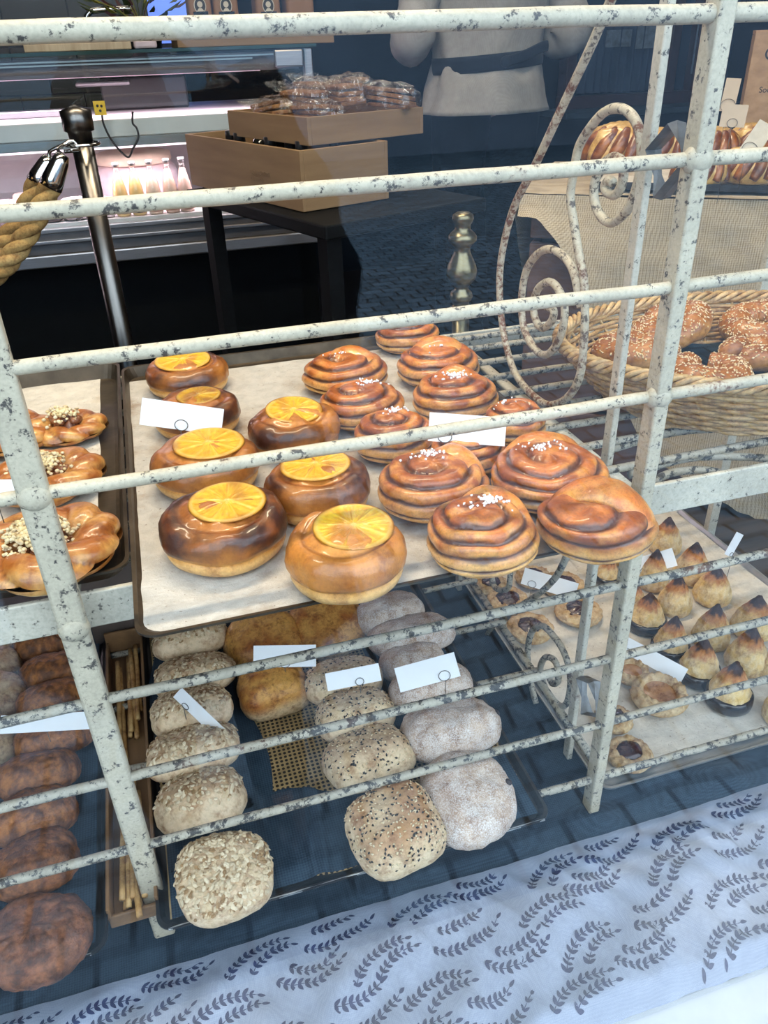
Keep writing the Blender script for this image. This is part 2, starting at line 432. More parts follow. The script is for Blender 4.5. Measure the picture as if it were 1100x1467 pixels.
# street facade's reflection modelled as solid parts: window, pleated curtain, sheets, red-brown frame
M_frame = plain('reflected red brown frame', (.045, .014, .012), .45, var=.2)
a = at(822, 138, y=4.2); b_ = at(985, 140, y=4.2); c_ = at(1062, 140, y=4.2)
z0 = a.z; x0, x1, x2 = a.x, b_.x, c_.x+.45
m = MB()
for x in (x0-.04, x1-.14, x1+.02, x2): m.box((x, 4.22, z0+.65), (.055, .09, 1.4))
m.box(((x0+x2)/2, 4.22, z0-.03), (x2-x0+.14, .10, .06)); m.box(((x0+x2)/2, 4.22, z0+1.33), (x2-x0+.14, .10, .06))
fr = struct('reflected_window', m, M_frame, smooth=False, bevel=.005)
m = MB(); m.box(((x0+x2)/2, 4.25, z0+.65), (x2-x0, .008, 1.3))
g_ = m.build('pane', plain('reflected blue pane', (.012, .030, .062), .15, var=.2, vs=3), fr, smooth=False)
m = MB()
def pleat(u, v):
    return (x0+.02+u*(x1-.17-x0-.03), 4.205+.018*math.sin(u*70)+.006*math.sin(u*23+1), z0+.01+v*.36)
m.grid(pleat, 160, 2); m.build('reflected_curtain', plain('reflected blue pleats', (.030, .062, .12), .8, var=.2, vs=10), fr)
m = MB(); m.box(((x0+x2)/2, 4.14, z0-.075), (x2-x0+.3, .30, .03)); struct('reflected_ledge', m, plain('reflected blue grey ledge', (.025, .045, .06), .5, var=.2), smooth=False, bevel=.004)  # ledge of the mirrored facade, built solid inside the shop
M_post = plain('reflected pale sheet', (.16, .21, .27), .8, var=.35, vs=30)  # sheets belong to the same solid-built reflection
for (ax, ay, bx, by, lab) in ((866, 42, 905, 68, 'small pale sheet in the modelled street reflection behind the slanted iron scroll'), (909, 18, 962, 70, 'wide pale sheet in the modelled street reflection beside the narrow post'), (988, 12, 1052, 106, 'tall pale sheet at the right of the modelled street reflection behind the wine crate')):
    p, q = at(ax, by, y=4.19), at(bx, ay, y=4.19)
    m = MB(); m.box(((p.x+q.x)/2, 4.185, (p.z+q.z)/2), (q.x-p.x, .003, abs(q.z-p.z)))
    tag(m.build('reflected_poster', M_post, smooth=False), lab, 'reflected_poster', 'sheets in the modelled street reflection')
# ------------------------------------------------------------------ the iron rack
YP, XL, XR = .59, -.115, .442
ZS = H-.405                      # upper shelf: underside of the baking paper
ZL = H-.80                       # lower trays
BENCH = H-.90
M_iron = painted_iron('chipped cream paint', (.56, .495, .37), (.065, .058, .052), amount=.56)
M_iron2 = painted_iron('worn grey cream paint', (.41, .37, .29), (.045, .042, .040), amount=.515)
M_iron3 = painted_iron('flaked cream paint with rust', (.58, .50, .36), (.11, .085, .065), amount=.53, rustamt=.44)
M_rail = painted_iron('off white rail paint', (.60, .55, .44), (.08, .07, .06), amount=.575)
rack = thing('display_rack', 'tall chipped cream iron rack with scrolls and crossbars standing behind the shop window', 'rack', (XL, YP, BENCH))
def rk(name, mb, mat=M_iron, **k): return mb.build(name, mat, rack, world=True, **k)
TOP = H+.42
m = MB(); m.box((XL, YP, (BENCH+.012+TOP)/2), (.024, .013, TOP-BENCH-.012)); rk('post', m, bevel=.003)
m = MB(); m.box((XR, YP, (BENCH+.012+TOP)/2), (.015, .020, TOP-BENCH-.012)); rk('post', m, bevel=.002)
m = MB(); m.box((1.0, YP, (BENCH+.012+TOP)/2), (.020, .020, TOP-BENCH-.012)); rk('post', m, bevel=.002)
m = MB(); m.box((-.70, YP, (BENCH+.012+TOP)/2), (.024, .013, TOP-BENCH-.012)); rk('post', m, bevel=.002)
XI, YI, YR = .455, .678, 1.10
m = MB(); m.box((XI, YI, (BENCH+.012+TOP)/2), (.008, .014, TOP-BENCH-.012)); o = rk('inner_post', m, M_rail, bevel=.0015)
m = MB(); m.box((XI, YR, (BENCH+.012+H-.42)/2), (.009, .014, H-.42-BENCH-.012)); rk('rear_post', m, M_rail, bevel=.0015)
m = MB(); m.box((-.70, YR, (BENCH+.012+TOP)/2), (.02, .014, TOP-BENCH-.012)); rk('rear_post', m, M_rail, bevel=.0015)
m = MB(); m.box((1.0, YR, (BENCH+.012+TOP)/2), (.02, .014, TOP-BENCH-.012)); rk('rear_post', m, M_rail, bevel=.0015)
def bar(z, r=.0056, x0=-.70, x1=1.0, y=YP, mat=M_iron2, name='crossbar', wob=.0012, seed=0):
    n = 40; m = MB()
    m.tube([(x0+(x1-x0)*i/n, y+wob*nz(i*.4, seed, 1), z+wob*nz(i*.4, seed, 5)) for i in range(n+1)], r, 10); return rk(name, m, mat)
for i, z in enumerate((.0095, -.091, -.194, -.2975)): bar(H+z, .0066 if i == 0 else .0058, seed=i, mat=M_iron)
for i, z in enumerate((-.5185, -.624, -.73)): bar(H+z, .0053, seed=i+9)
bar(H-.831, .0053, .350, 1.0, seed=20)
# weld lumps where bars cross the posts
for x, z in ((XL, -.43), (XL, -.2975), (XR, -.2975), (XR, -.091)):
    m = MB(); m.blob((x, YP-.002, H+z), (.014, .0105, .012), 12, 9); rk('weld_bead', m, M_iron)
# upper shelf: flat front rail, rear rail, rods running along it and end bars
m = MB(); m.box((.15, .612, H-.4295), (1.70, .006, .038)); rk('shelf_rail', m, M_rail, bevel=.0015)
m = MB(); m.box((.15, 1.16, H-.4295), (1.70, .006, .030)); rk('shelf_rail', m, M_rail, bevel=.0015)
for x in (XL-.002, XI, 1.0, -.70):
    m = MB(); m.box((x, .885, H-.4235), (.014, .55, .008)); rk('shelf_end_bar', m, M_rail)
for i, y in enumerate((.665, .725, .785, .845, .905, .965, 1.025, 1.085, 1.135)): bar(H-.4162, .0048, y=y, mat=M_iron2, name='shelf_rod', seed=30+i)
# side scrolls: flat bar bent in the plane of the rack's end
def scroll(px, r=.0048, mat=M_iron3, flat=1.25, x=XI):
    P = [at(a, b, x=x) for a, b in px]; m = MB(); P = spline(P, 6)
    m.tube(P, r, 8, flat=1.0); return rk('scroll', m, mat)
scroll([(962, -118), (945, -105), (910, -60), (882, -16), (875, 0), (845, 70), (800, 165), (765, 240), (735, 300), (718, 370), (716, 430), (723, 486), (738, 535), (765, 568), (789, 580), (814, 568), (830, 540), (836, 495), (838, 441), (836, 400), (829, 363), (822, 319), (817, 281), (822, 246), (829, 211), (844, 185), (864, 162), (884, 155), (902, 162), (915, 185), (919, 217), (916, 250), (908, 281), (896, 304), (876, 319), (860, 309), (851, 284), (853, 255), (864, 234), (881, 225), (892, 235), (892, 258), (884, 277), (873, 278), (866, 268), (872, 258), (878, 262)])
scroll([(832, 440), (828, 418), (820, 386), (806, 366), (788, 357), (771, 363), (756, 383), (749, 409), (747, 441), (752, 475), (769, 503), (785, 507), (801, 486), (809, 450), (803, 421), (789, 404), (773, 411), (764, 433), (767, 458), (777, 470), (790, 460), (793, 445), (783, 440)])
scroll([(812, 796), (805, 811), (795, 828), (774, 849), (745, 868), (716, 887), (700, 906), (691, 935), (690, 966), (692, 1000)], mat=M_iron2)
scroll([(768, 1008), (762, 985), (756, 947), (757, 921), (764, 902), (778, 897), (795, 914), (807, 933), (815, 957), (817, 983), (812, 1007), (802, 1011), (788, 997), (778, 978), (774, 957), (781, 942), (793, 945), (799, 959), (799, 976), (791, 979), (786, 968)], mat=M_iron2)
scroll([(703, 800), (706, 835), (715, 845), (728, 842), (731, 820)], mat=M_iron2)
# bent-band brackets between the front post and the inner post
def bracket(zc, h):
    P = [(XR+.004, YP+.012, zc+.004), (.450, (YP+YI)/2, zc+h), (XI, YI-.008, zc+.006), (.450, (YP+YI)/2+.006, zc-h)]
    m = MB(); m.tube(P, .0085, 4, closed=True, flat=.28, upv=(0, 0, 1)); return rk('bracket', m, plain('bare grey iron', (.14, .14, .14), .45, .5, var=.3, vs=60), smooth=False)
bracket(H-.098, .030); bracket(H-.735, .030)
# bent rods of the right bay
for P in (((.475, .66), (.56, .672), (.63, .648), (.66, .617)), ((.478, .72), (.60, .735), (.72, .69), (.76, .617)), ((.55, .80), (.72, .80), (.83, .72), (.86, .617)), ((.475, .63), (.52, .648), (.56, .640), (.575, .618))):
    m = MB(); m.tube(spline([(x, y, H-.424) for x, y in P], 8), .0048, 8); rk('bent_rod', m, M_iron2)
m = MB(); m.tube([(XR+.012, YP+.01, H-.43), (XR+.05, .72, H-.33), (XR+.057, .76, H-.30)], .004, 6)
# lower shelf board carrying the bread trays
for i, y in enumerate((.78, .90, 1.02, 1.12)): bar(H-.812, .0048, x1=XI, y=y, mat=M_iron2, name='shelf_rod', seed=50+i)
for x in (XI-.006, -.70):
    m = MB(); m.box((x, .86, H-.8205), (.010, .50, .007)); rk('shelf_end_bar', m, M_iron2)
# ------------------------------------------------------------------ window bench and its cloths
m = MB(); m.box((.30, .825, BENCH/2-.004), (2.6, .94, BENCH-.008)); m.box((1.22, 1.66, BENCH/2-.004), (.96, .73, BENCH-.008)); tag(m.build('window_bench', wood('dark bench wood', (.03, .022, .017), (.06, .042, .03)), smooth=False, bevel=.004), 'low dark wooden bench under the cloths, running along behind the window', 'bench')
M_navy = weave('navy linen', (.006, .015, .030), (.020, .040, .064), 700, bump=.3)
m = MB()
def navy(u, v):
    x = -.75+u*1.75; y = .532+v*.648
    f = .006*math.sin(x*21+3*math.sin(y*4))*(1-v)+.008*fb(x, y, 2, 6)*(1 if v < .4 else .4)
    e = .020*math.exp(-((x-.62-.25*(y-.5))/.05)**2) + .016*math.exp(-((x-.75-.2*(y-.5))/.03)**2) + .012*math.exp(-((x-.47+.3*(y-.5))/.03)**2) + .014*math.exp(-((x-.13)/.03)**2)*(1-v)
    return (x, y, BENCH+.004+max(0, f+.004)*(.15 if y < .56 else 1)+e*max(0, 1-v*2.0)*sm(.545, .56, y)*sm(.61, .585, y))
m.grid(navy, 150, 60); tag(m.build('navy_cloth', M_navy), 'rumpled navy linen cloth spread over the bench beneath the bread trays', 'cloth')
# printed cloth: pale blue-grey linen with leafy sprigs
def cloth_z(x, y):
    v = (y-.345)/.205
    roll = .024*(1-max(0, (v-.55)/.45)**2.2) if v > .55 else .024-.046*max(0, 1-v/.10)**2
    f = .0034*math.sin(x*44+9*math.sin(y*7+x*2))+.0026*math.sin(x*97+14*math.sin(y*9+x*3)+1)+.0012*math.sin(x*190+20*math.sin(y*11+x*5))+.010*fb(x*1.9, y*.7, 4, 8)
    return BENCH+.012+roll+f*(1.0 if v < .8 else max(.2, (1-v)*5))
M_linen = weave('pale printed linen', (.28, .32, .42), (.38, .42, .53), 1100, stripe=.35, bump=.25)
M_sprig = plain('indigo print', (.018, .026, .085), .9, var=.35, vs=60)
m = MB(); m.m = 0
def clothf(u, v):
    x = -.72+u*1.75; y = .3475+v*.200+.006*nz(x*5, 3, 0)*v; return (x, y, cloth_z(x, y))
m.grid(clothf, 260, 44)
m.m = 1
def leaf(c, ang, L, W):
    ux, uy = math.cos(ang), math.sin(ang); N = 7; vs = []; pts = []
    for k in range(N):
        t = k/(N-1); wd = W*math.sin(PI*t**.8)**.8
        pts.append((t*L, wd))
    out = [(a, b) for a, b in pts] + [(a, -b) for a, b in reversed(pts[1:-1])]
    for a, b in out:
        x, y = c[0]+ux*a-uy*b, c[1]+uy*a+ux*b
        if not (.350 < y < .540 and -.70 < x < 1.0): return
        vs.append((x, y, cloth_z(x, y)+.0007))
    m.add(vs, [tuple(range(len(vs)))])
def sprig(x, y, ang, L, curve):
    n = int(L/.0078); px, py, a = x, y, ang; prev = None
    for k in range(n):
        a += curve/n; nx, ny = px+math.cos(a)*.0078, py+math.sin(a)*.0078
        t = k/n; s = (.0088 if t < .8 else .0088*(1-(t-.8)*2.0))*rnd.uniform(.85, 1.1)
        leaf((px, py), a+.8, s, s*.23); leaf((px, py), a-.8, s, s*.23); leaf((px-math.cos(a)*.001, py-math.sin(a)*.001), a, .0100, .00055)
        px, py = nx, ny
    leaf((px, py), a, .009, .0020)
r2 = random.Random(5)
for gx in range(-9, 12):
    for gy in range(4):
        x = gx*.088+r2.uniform(-.010, .010)+(gy % 2)*.044; y = .356+gy*.047+r2.uniform(-.005, .005)
        k = (gx+gy*2) % 4
        if k == 0: sprig(x, y+.030, -.75, .085, 1.35); sprig(x+.016, y+.040, -.7, .062, 1.3)
        elif k == 1: sprig(x, y-.002, 1.15, .085, -1.2); sprig(x+.026, y-.002, 1.1, .062, -1.1)
        elif k == 2: sprig(x, y+.014, -.45, .090, 1.1); sprig(x+.012, y+.034, -.35, .060, .9)
        else: sprig(x, y+.002, .85, .085, -1.1); sprig(x+.024, y-.004, .75, .06, -.9)
tag(m.build('printed_cloth', [M_linen, M_sprig], smooth=True), 'pale blue linen cloth printed with indigo leaf sprigs along the window front', 'cloth')
# ------------------------------------------------------------------ pastry builders: every one is made new, with its own seed
def lift(R, ry, tilt): return 0 if tilt > -.05 else R*ry*math.sin(-tilt)*.62
def place(b, z, h):
    """bbox of a pastry in the photo -> where it stands on the plane z, and its half width there"""
    p = at((b[0]+b[1])/2, (b[2]+b[3])/2, z=z+h*.5); return p.x, p.y, (b[1]-b[0])/2*dist(p)/FOC
def sq(u, e):
    c, s = abs(math.cos(u)), abs(math.sin(u)); return 1/((c**e+s**e)**(1/e))

PALE, GOLD, BROWN, DARK, BURNT = (.76, .44, .155), (.76, .35, .066), (.48, .13, .019), (.105, .022, .006), (.022, .007, .006)
M_bun = crust('glazed bun crust', .40, .50, .15, 300, .45, 70, sss=.03, mot=42, mota=.7)
M_cin = crust('cinnamon bun crust', .40, .45, .25, 420, .35, 90, sss=.03, mot=48, mota=.5)
M_pulp = crust('candied citrus', .32, .25, .08, 260, .45, 160, sss=.1, mot=60, mota=.35)
M_pearl = plain('pearl sugar', (.86, .86, .86), .5, var=.04)

def orange_bun(b, label, burn, seed, slice_tilt=(-.10, .05), soff=(.06, .06), dim=1.0, h=.052, sl=.66, brown=0.):
    h *= .82; x, y, R = place(b, ZS, h)
    t = thing('orange_bun', label, 'bun', (x, y, ZS), 'orange slice buns on the middle tray', (0, 0, rnd.uniform(-.5, .5)*0))
    pr = [(0, .0), (.80, .0), (.90, .05), (.945, .16), (.945, .24), (.905, .31), (.985, .35), (1.0, .48), (.985, .62), (.93, .75), (.84, .84), (.74, .875), (.68, .855), (.63, .87), (.52, .935), (.3, .965), (0, .97)]
    L = [0]
    for i in range(1, len(pr)): L.append(L[-1]+math.hypot(pr[i][0]-pr[i-1][0], (pr[i][1]-pr[i-1][1])*.6)+.02)
    L = [l/L[-1] for l in L]
    pts = spline([(p[0], p[1], 0) for p in pr], 1)
    def fn(u, tt):
        k = np.interp(tt, L, range(len(pr))); i = min(int(k), len(pr)-2); f = k-i
        r = pr[i][0]+(pr[i+1][0]-pr[i][0])*f; z = pr[i][1]+(pr[i+1][1]-pr[i][1])*f
        cu, su = math.cos(u), math.sin(u)
        n1 = nz(cu*1.3, su*1.3, seed*3.1); n2 = fb(cu*2.2*r+seed, su*2.2*r, z*2, 1.5)
        top = sm(.4, .8, z)
        sp = math.sin(u*1.0+seed*2-2.2*r)*.5+.5                       # the coil of the dough shows as a step
        n3 = nz(cu*3.1*r+seed, su*3.1*r, z*3)
        rr = r*(1+.055*n1+.018*n3*sm(.2, .5, z))+.018*n2*sm(.1, .4, z); zz = z*(1+(.09*n1+.05*n3)*top)+.045*top*sp*sm(.55, .85, r)*(1-.5*sm(.95, 1.0, r))+.014*n2*top
        p = (cu*rr*R, su*rr*R*.97, zz*h)
        bz = nz(cu*.9+seed, su*.9, z+seed)+.45*n3+.22*nz(cu*9*r, su*9*r, z*9+seed)                            # patchy bake
        bk = max(0, min(1, burn+.75*bz+.35*(r-.75)*2*top))
        side = lerp(PALE, GOLD, sm(.18, .34, z+.05*n2))
        c = lerp(side, lerp(lerp(GOLD, BROWN, .55), lerp(DARK, BURNT, max(0, bk-.6)*1.6), bk), sm(.30, .40, z+.05*n1))
        if r < .72 and z > .7: c = lerp(c, lerp(GOLD, BROWN, .3+.5*bk), .6*sm(.72, .6, r))
        c = lerp(c, DARK, .55*math.exp(-((r-.69)/.035)**2)*(1 if z > .7 else 0))
        c = lerp(c, BROWN, .5*max(0, n2)*sm(.35, .5, z))
        return p, c
    m = MB(); m.dome(fn, 96, 54); m.build('dough', M_bun, t)
    S = R*sl
    def fs(u, tt):
        a = tt*PI; 
        if tt < .5: r = tt*2; zz = -.0018*(1-r**6)
        else: r = (1-tt)*2; zz = .0022*(1-r**8)
        cu, su = math.cos(u), math.sin(u)
        w = 1+.03*nz(cu, su, seed+9.)
        ang = u*9/(2*PI); seg = abs((ang % 1)-.5)*2
        fib = nz(math.cos(u)*22, math.sin(u)*22, r*2.0+seed); fib2 = nz(r*cu*7, r*su*7, seed)
        pulp = lerp((.74, .35, .004), (.84, .56, .045), max(0, min(1, .5+.9*fib)))
        pulp = lerp(pulp, (.62, .25, .012), max(0, min(1, .35+.9*fib2))*.55)
        memb = sm(.90, 1.0, seg)*sm(.08, .3, r)
        c = lerp(pulp, (.84, .60, .14), .4*memb); c = lerp((.80, .56, .14), c, sm(.03, .12, r))
        c = lerp(c, (.74, .47, .09), sm(.84, .88, r)); c = lerp(c, (.62, .25, .008), sm(.93, .97, r))
        cb = max(0, nz(cu*r*1.5+seed, su*r*1.5, 4)+brown-.15); c = lerp(c, (.33, .10, .015), min(.75, cb*1.6))
        c = tuple(q*dim for q in c)
        if tt >= .5: zz += .0007*fib*(1 if r < .84 else 0) - .0011*(1-memb)*sm(.05, .2, r)*sm(.9, .8, r)
        return (cu*r*S*w, su*r*S*w*.92, zz), c
    m = MB(); m.dome(fs, 108, 40); o = m.build('orange_slice', M_pulp, t)
    o.location = (soff[0]*R, soff[1]*R, h*.985); o.rotation_euler = (slice_tilt[0]*-1, slice_tilt[1], rnd.uniform(0, 6))
    o.rotation_euler = (slice_tilt[0]*-1, slice_tilt[1], 0)
    return t

def knot_bun(b, label, seed, h=.056, spin=0.0, turns=2.9, apex=(0, 0), strap=None, curls=(), pearl=30, ppos=(.1, .05), brown=.5, aspect=.92, strap_w=.24):
    h *= .89; x, y, R = place(b, ZS, h)
    t = thing('cinnamon_bun', label, 'bun', (x, y, ZS), 'cinnamon buns on the middle tray')
    CIN = (.080, .019, .006); BR1, BR2, GD = (.60, .175, .030), (.33, .080, .016), (.88, .46, .12)
    def spiral(m, c0, R0, H0, nu, nv, tn, sp, asp, ap, z0=0.0, sgn=1):
        def fn(u, tt):
            ph = -PI/2+PI*(tt**.82 if tt > 0 else 0); ph = min(ph, PI/2)
            cu, su = math.cos(u), math.sin(u)
            e = .62 if ph > 0 else .45
            cr = abs(math.cos(ph))**e if ph > -PI/2 else 0; sz = abs(math.sin(ph))**.95
            wv = (PI/2-ph)/(PI/2)
            phase = wv*tn*1.0+sgn*(u+sp)/(2*PI)+.16*nz(cu*1.6*cr+seed, su*1.6*cr, sz*1.5+z0)
            fr = phase % 1.0; rid = abs(math.sin(PI*fr))**.55
            mask = sm(1.75, 1.45, wv)*sm(0.0, .12, wv)
            n1 = nz(cu*1.2, su*1.2, seed*2.3+z0); n2 = fb(cu*cr*2+seed, su*cr*2, sz, 1.6)
            zc = .36
            z = zc+(1-zc)*sz if ph > 0 else zc*(1-sz)
            dep = .15*(1-rid)*mask
            rr = cr*(1+.05*n1)-dep*cr*.55+.012*n2
            zz = z*(1+.05*n1)-dep*max(0, math.sin(ph))*.9+.045*mask*(fr-.5)*max(0, math.sin(ph))
            px = (cu*rr+ap[0]*sm(0, 1, max(0, math.sin(ph))))*R0; py = (su*rr*asp+ap[1]*sm(0, 1, max(0, math.sin(ph))))*R0
            bk = max(0, min(1, brown+.55*math.sin(ph)*.8-.1+.5*n2))
            face = lerp(GD, lerp(BR1, BR2, max(0, min(1, .40+1.2*n1+.8*n2))), max(0, min(1, bk*1.25)))
            side = lerp(PALE, GD, max(0, min(1, .45+n2)))
            c = lerp(side, face, sm(.15, .62, z))
            c = lerp(c, CIN, sm(.80, .40, rid+.25*n2)*mask*.95)
            c = lerp(c, CIN, .35*max(0, n2)*sm(.3, .1, z))
            return (c0[0]+px, c0[1]+py, z0+max(0, zz)*H0), c
        m.dome(fn, nu, nv)
    m = MB()
    spiral(m, (0, 0), R*.98, h, 110, 60, turns, spin, aspect, apex)
    for (cx_, cy_, rr, hh, zz, sp2) in curls:
        spiral(m, (cx_*R, cy_*R), rr*R, hh*h, 64, 40, 2.3, sp2, .9, (0, 0), zz*h, -1)
    if strap:
        P = spline([(a*R, b_*R, c*h) for a, b_, c in strap], 10); N = len(P); W = strap_w*R
        rs = [W*(.30+.70*math.sin(PI*min(1, max(0, .08+.84*i/(N-1))))**.6) for i in range(N)]
        def cc(i, k): pass
        b0 = len(m.v); m.tube(P, rs, 22, flat=.50)
        for q in range(b0, len(m.v)):
            k = (q-b0) % 22; a = 2*PI*k/22; p = m.v[q]; n2 = fb(p[0]*60, p[1]*60, seed, 1.0)
            top = math.cos(a)
            c = lerp(lerp(GD, BR1, max(0, min(1, .30+brown*.9*max(0, top)+.7*n2))), CIN, .9*sm(-.05, -.5, top))
            m.c[q] = c; m.v[q] = (p[0], p[1], max(.001, p[2]+.0015*n2))
    m.build('dough', M_cin, t)
    if pearl:
        m = MB(); r = random.Random(seed)
        for _ in range(pearl):
            a, d = r.uniform(0, 2*PI), abs(r.gauss(0, .17)); qx, qy = (ppos[0]+d*math.cos(a)*1.3), (ppos[1]+d*math.sin(a))
            rr = min(.97, math.hypot(qx-apex[0]*.5, qy-apex[1]*.5)); zz = .36+.64*math.sqrt(max(0, 1-rr**2.6))
            s = r.uniform(.0013, .0025)
            m.octa((qx*R, qy*R*aspect, zz*h*(ppos[2] if len(ppos) > 2 else 1.0)+.0012), (s, s*.9, s*.8), Euler((r.random()*3, r.random()*3, r.random()*3)).to_matrix(), (1, 1, 1))
        tag(m.build('pearl_sugar', M_pearl, t, smooth=False), kind='stuff')
    return t

M_sweet = crust('honey glazed dough', .30, .45, .12, 260, .35, 90, sss=.04, mot=45, mota=.8)
M_fill = crust('rhubarb filling', .25, .6, .3, 200, .6, 160)
M_crumb = crust('pale crumble', .85, 0, .15, 500, .5, 300)
def crumble_ring(c, R, label, seed, h=.040, z=None, crumb=60, tilt=(0, 0)):
    t = thing('rhubarb_crumble_bun', label, 'bun', (c[0], c[1], z if z is not None else ZS), 'crumble buns on the left tray', (tilt[0], tilt[1], 0))
    rt = R*.36
    def fn(u, v):
        a = u*2*PI; b = v*2*PI; ph = (u*7+v*2.4+.13*math.sin(a*2+seed)) % 1.0
        rid = abs(math.sin(PI*ph))**.6; n2 = fb(math.cos(a)*2+seed, math.sin(a)*2, math.sin(b), 1.4)
        rid = .12+(rid-.12)*sm(-.85, -.25, math.sin(b)); r = rt*(.70+.34*rid)*(1+.10*math.sin(a*3+seed)); rr = R*.66+math.cos(b)*r
        z = max(0, rt*.66+math.sin(b)*r*.78)
        g = max(0, min(1, .5+1.1*n2+.4*math.sin(b)))
        c = lerp((.70, .37, .10), (.40, .125, .022), g); c = lerp(c, (.16, .045, .012), .75*sm(.45, .05, rid))
        c = lerp(c, (.72, .46, .2), .6*sm(-.35, -.8, math.cos(b))*max(0, rid))
        if z < .004: rr = R*.66+math.cos(b)*r*(.72+.28*z/.004)
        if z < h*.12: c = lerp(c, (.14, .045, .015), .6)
        return (math.cos(a)*rr, math.sin(a)*rr, z), c
    m = MB(); b0 = len(m.v); m.grid(fn, 150, 28)
    m.build('dough', M_sweet, t)
    r = random.Random(seed)
    m = MB()
    def ff(u, tt):
        ph = -PI/2+PI*tt; n = fb(math.cos(u)*math.cos(ph)*2, math.sin(u)*math.cos(ph)*2, seed, 2)
        return (math.cos(u)*math.cos(ph)*R*.46, math.sin(u)*math.cos(ph)*R*.46, h*.28+math.sin(ph)*h*.20*(1+.7*n)), lerp((.13, .040, .022), (.28, .10, .04), max(0, min(1, .5+n)))
    m.dome(ff, 40, 18)
    for _ in range(6):
        a, d = r.uniform(0, 6.3), r.uniform(.05, .34)*R
        m.blob((math.cos(a)*d, math.sin(a)*d, h*.46), (r.uniform(.008, .013), .006, .005), 10, 7, Euler((0, 0, r.random()*6)).to_matrix(), lerp((.17, .05, .02), (.34, .13, .045), r.random()))
    m.build('filling', M_fill, t)
    m = MB()
    for _ in range(crumb*11):
        a = r.uniform(0, 6.3); d = min(.66, abs(r.gauss(.16, .20)))*R; s = r.uniform(.0010, .0028)
        xx, yy = math.cos(a)*d-.12*R, math.sin(a)*d
        m.blob((xx, yy, h*(.44+.10*r.random())+.16*h*sm(.4*R, .1*R, abs(d-.2*R))), (s, s*.9, s*.8), 6, 4, None, lerp((.82, .68, .36), (.86, .76, .52), r.random()))
    tag(m.build('crumble', M_crumb, t), kind='stuff')
    return t

# ------------------------------------------------------------------ rolls and small pastry
def loaf(t, mat, rx, ry, h, seed, colf, e=2.6, n_amp=.05, nfreq=1.6, nu=72, nv=40, name='crumb', ze=.62, zc=.4, fine=.0):
    def fn(u, tt):
        ph = -PI/2+PI*tt; cu, su = math.cos(u), math.sin(u); k = sq(u, e)
        cr = abs(math.cos(ph))**(ze if ph > 0 else .42) if 0 < tt < 1 else 0; sz = abs(math.sin(ph))**.9
        z = zc+(1-zc)*sz if ph > 0 else zc*(1-sz)
        n1 = nz(cu*cr*1.1+seed*3, su*cr*1.1, z+seed); n2 = fb(cu*cr*nfreq*1.5+seed, su*cr*nfreq*1.5, z*1.5, 1.5)
        d = 1+n_amp*1.2*n1+n_amp*.6*n2+fine*nz(cu*cr*9+seed, su*cr*9, z*7)
        return (cu*k*cr*rx*d, su*k*cr*ry*d, max(0, z*h*(1+n_amp*n1+n_amp*.7*n2*sm(.3, .8, z)+fine*nz(cu*cr*8, su*cr*8, seed)))), colf(cu*cr, su*cr, z, n1, n2)
    m = MB(); m.dome(fn, nu, nv); return m.build(name, mat, t)

M_roll = crust('wheat roll crust', .72, 0, .14, 260, .5, 160, sss=.03)
M_rye = crust('dark rye crust', .55, .12, .35, 240, .9, 130)
M_gold = crust('golden crackled crust', .5, .15, .25, 220, .55, 140)
M_flour = crust('floured crust', .85, 0, .12, 300, .4, 160, flour=.85)
M_oat = vcol('rolled oats', .75); M_seed = vcol('seeds', .5, .15)
RC = (.60, .44, .28)
def oats(o, t, n, seed, test, s=1.0):
    m = MB(); r = random.Random(seed)
    for p, nn in surface_points(o, n, test, seed):
        M = basis(nn+Vector((r.uniform(-.5, .5), r.uniform(-.5, .5), r.uniform(-.2, .3))), r.uniform(0, 6))
        a = r.uniform(.0027, .0044)*s
        m.flake(p+nn*.0012, a, a*r.uniform(.5, .68), M, lerp((.56, .40, .23), (.76, .62, .42), r.random()) if r.random() > .16 else (.34, .20, .09))
    tag(m.build('oat_flakes', M_oat, t, smooth=False), kind='stuff')
def oat_roll(b, label, seed, h=.050, tilt=0.0, zlift=0.0, n=560, rz=0.0, ry=.80):
    x, y, R = place(b, ZL+zlift, h)
    t = thing('oat_roll', label, 'bread roll', (x, y, ZL+zlift+lift(R, ry, tilt)), 'oat rolls in a row on the middle bread tray', (tilt, 0, rz))
    o = loaf(t, M_roll, R, R*ry, h, seed, lambda x_, y_, z, n1, n2: lerp(lerp((.76, .58, .38), (.60, .40, .22), max(0, n2)), (.46, .24, .09), .55*sm(.55, .9, z)*max(0, .4+n1)), 2.9, .05)
    oats(o, t, n, seed, lambda c, nn: nn.z > .35 and c.z > h*.5)
    return t
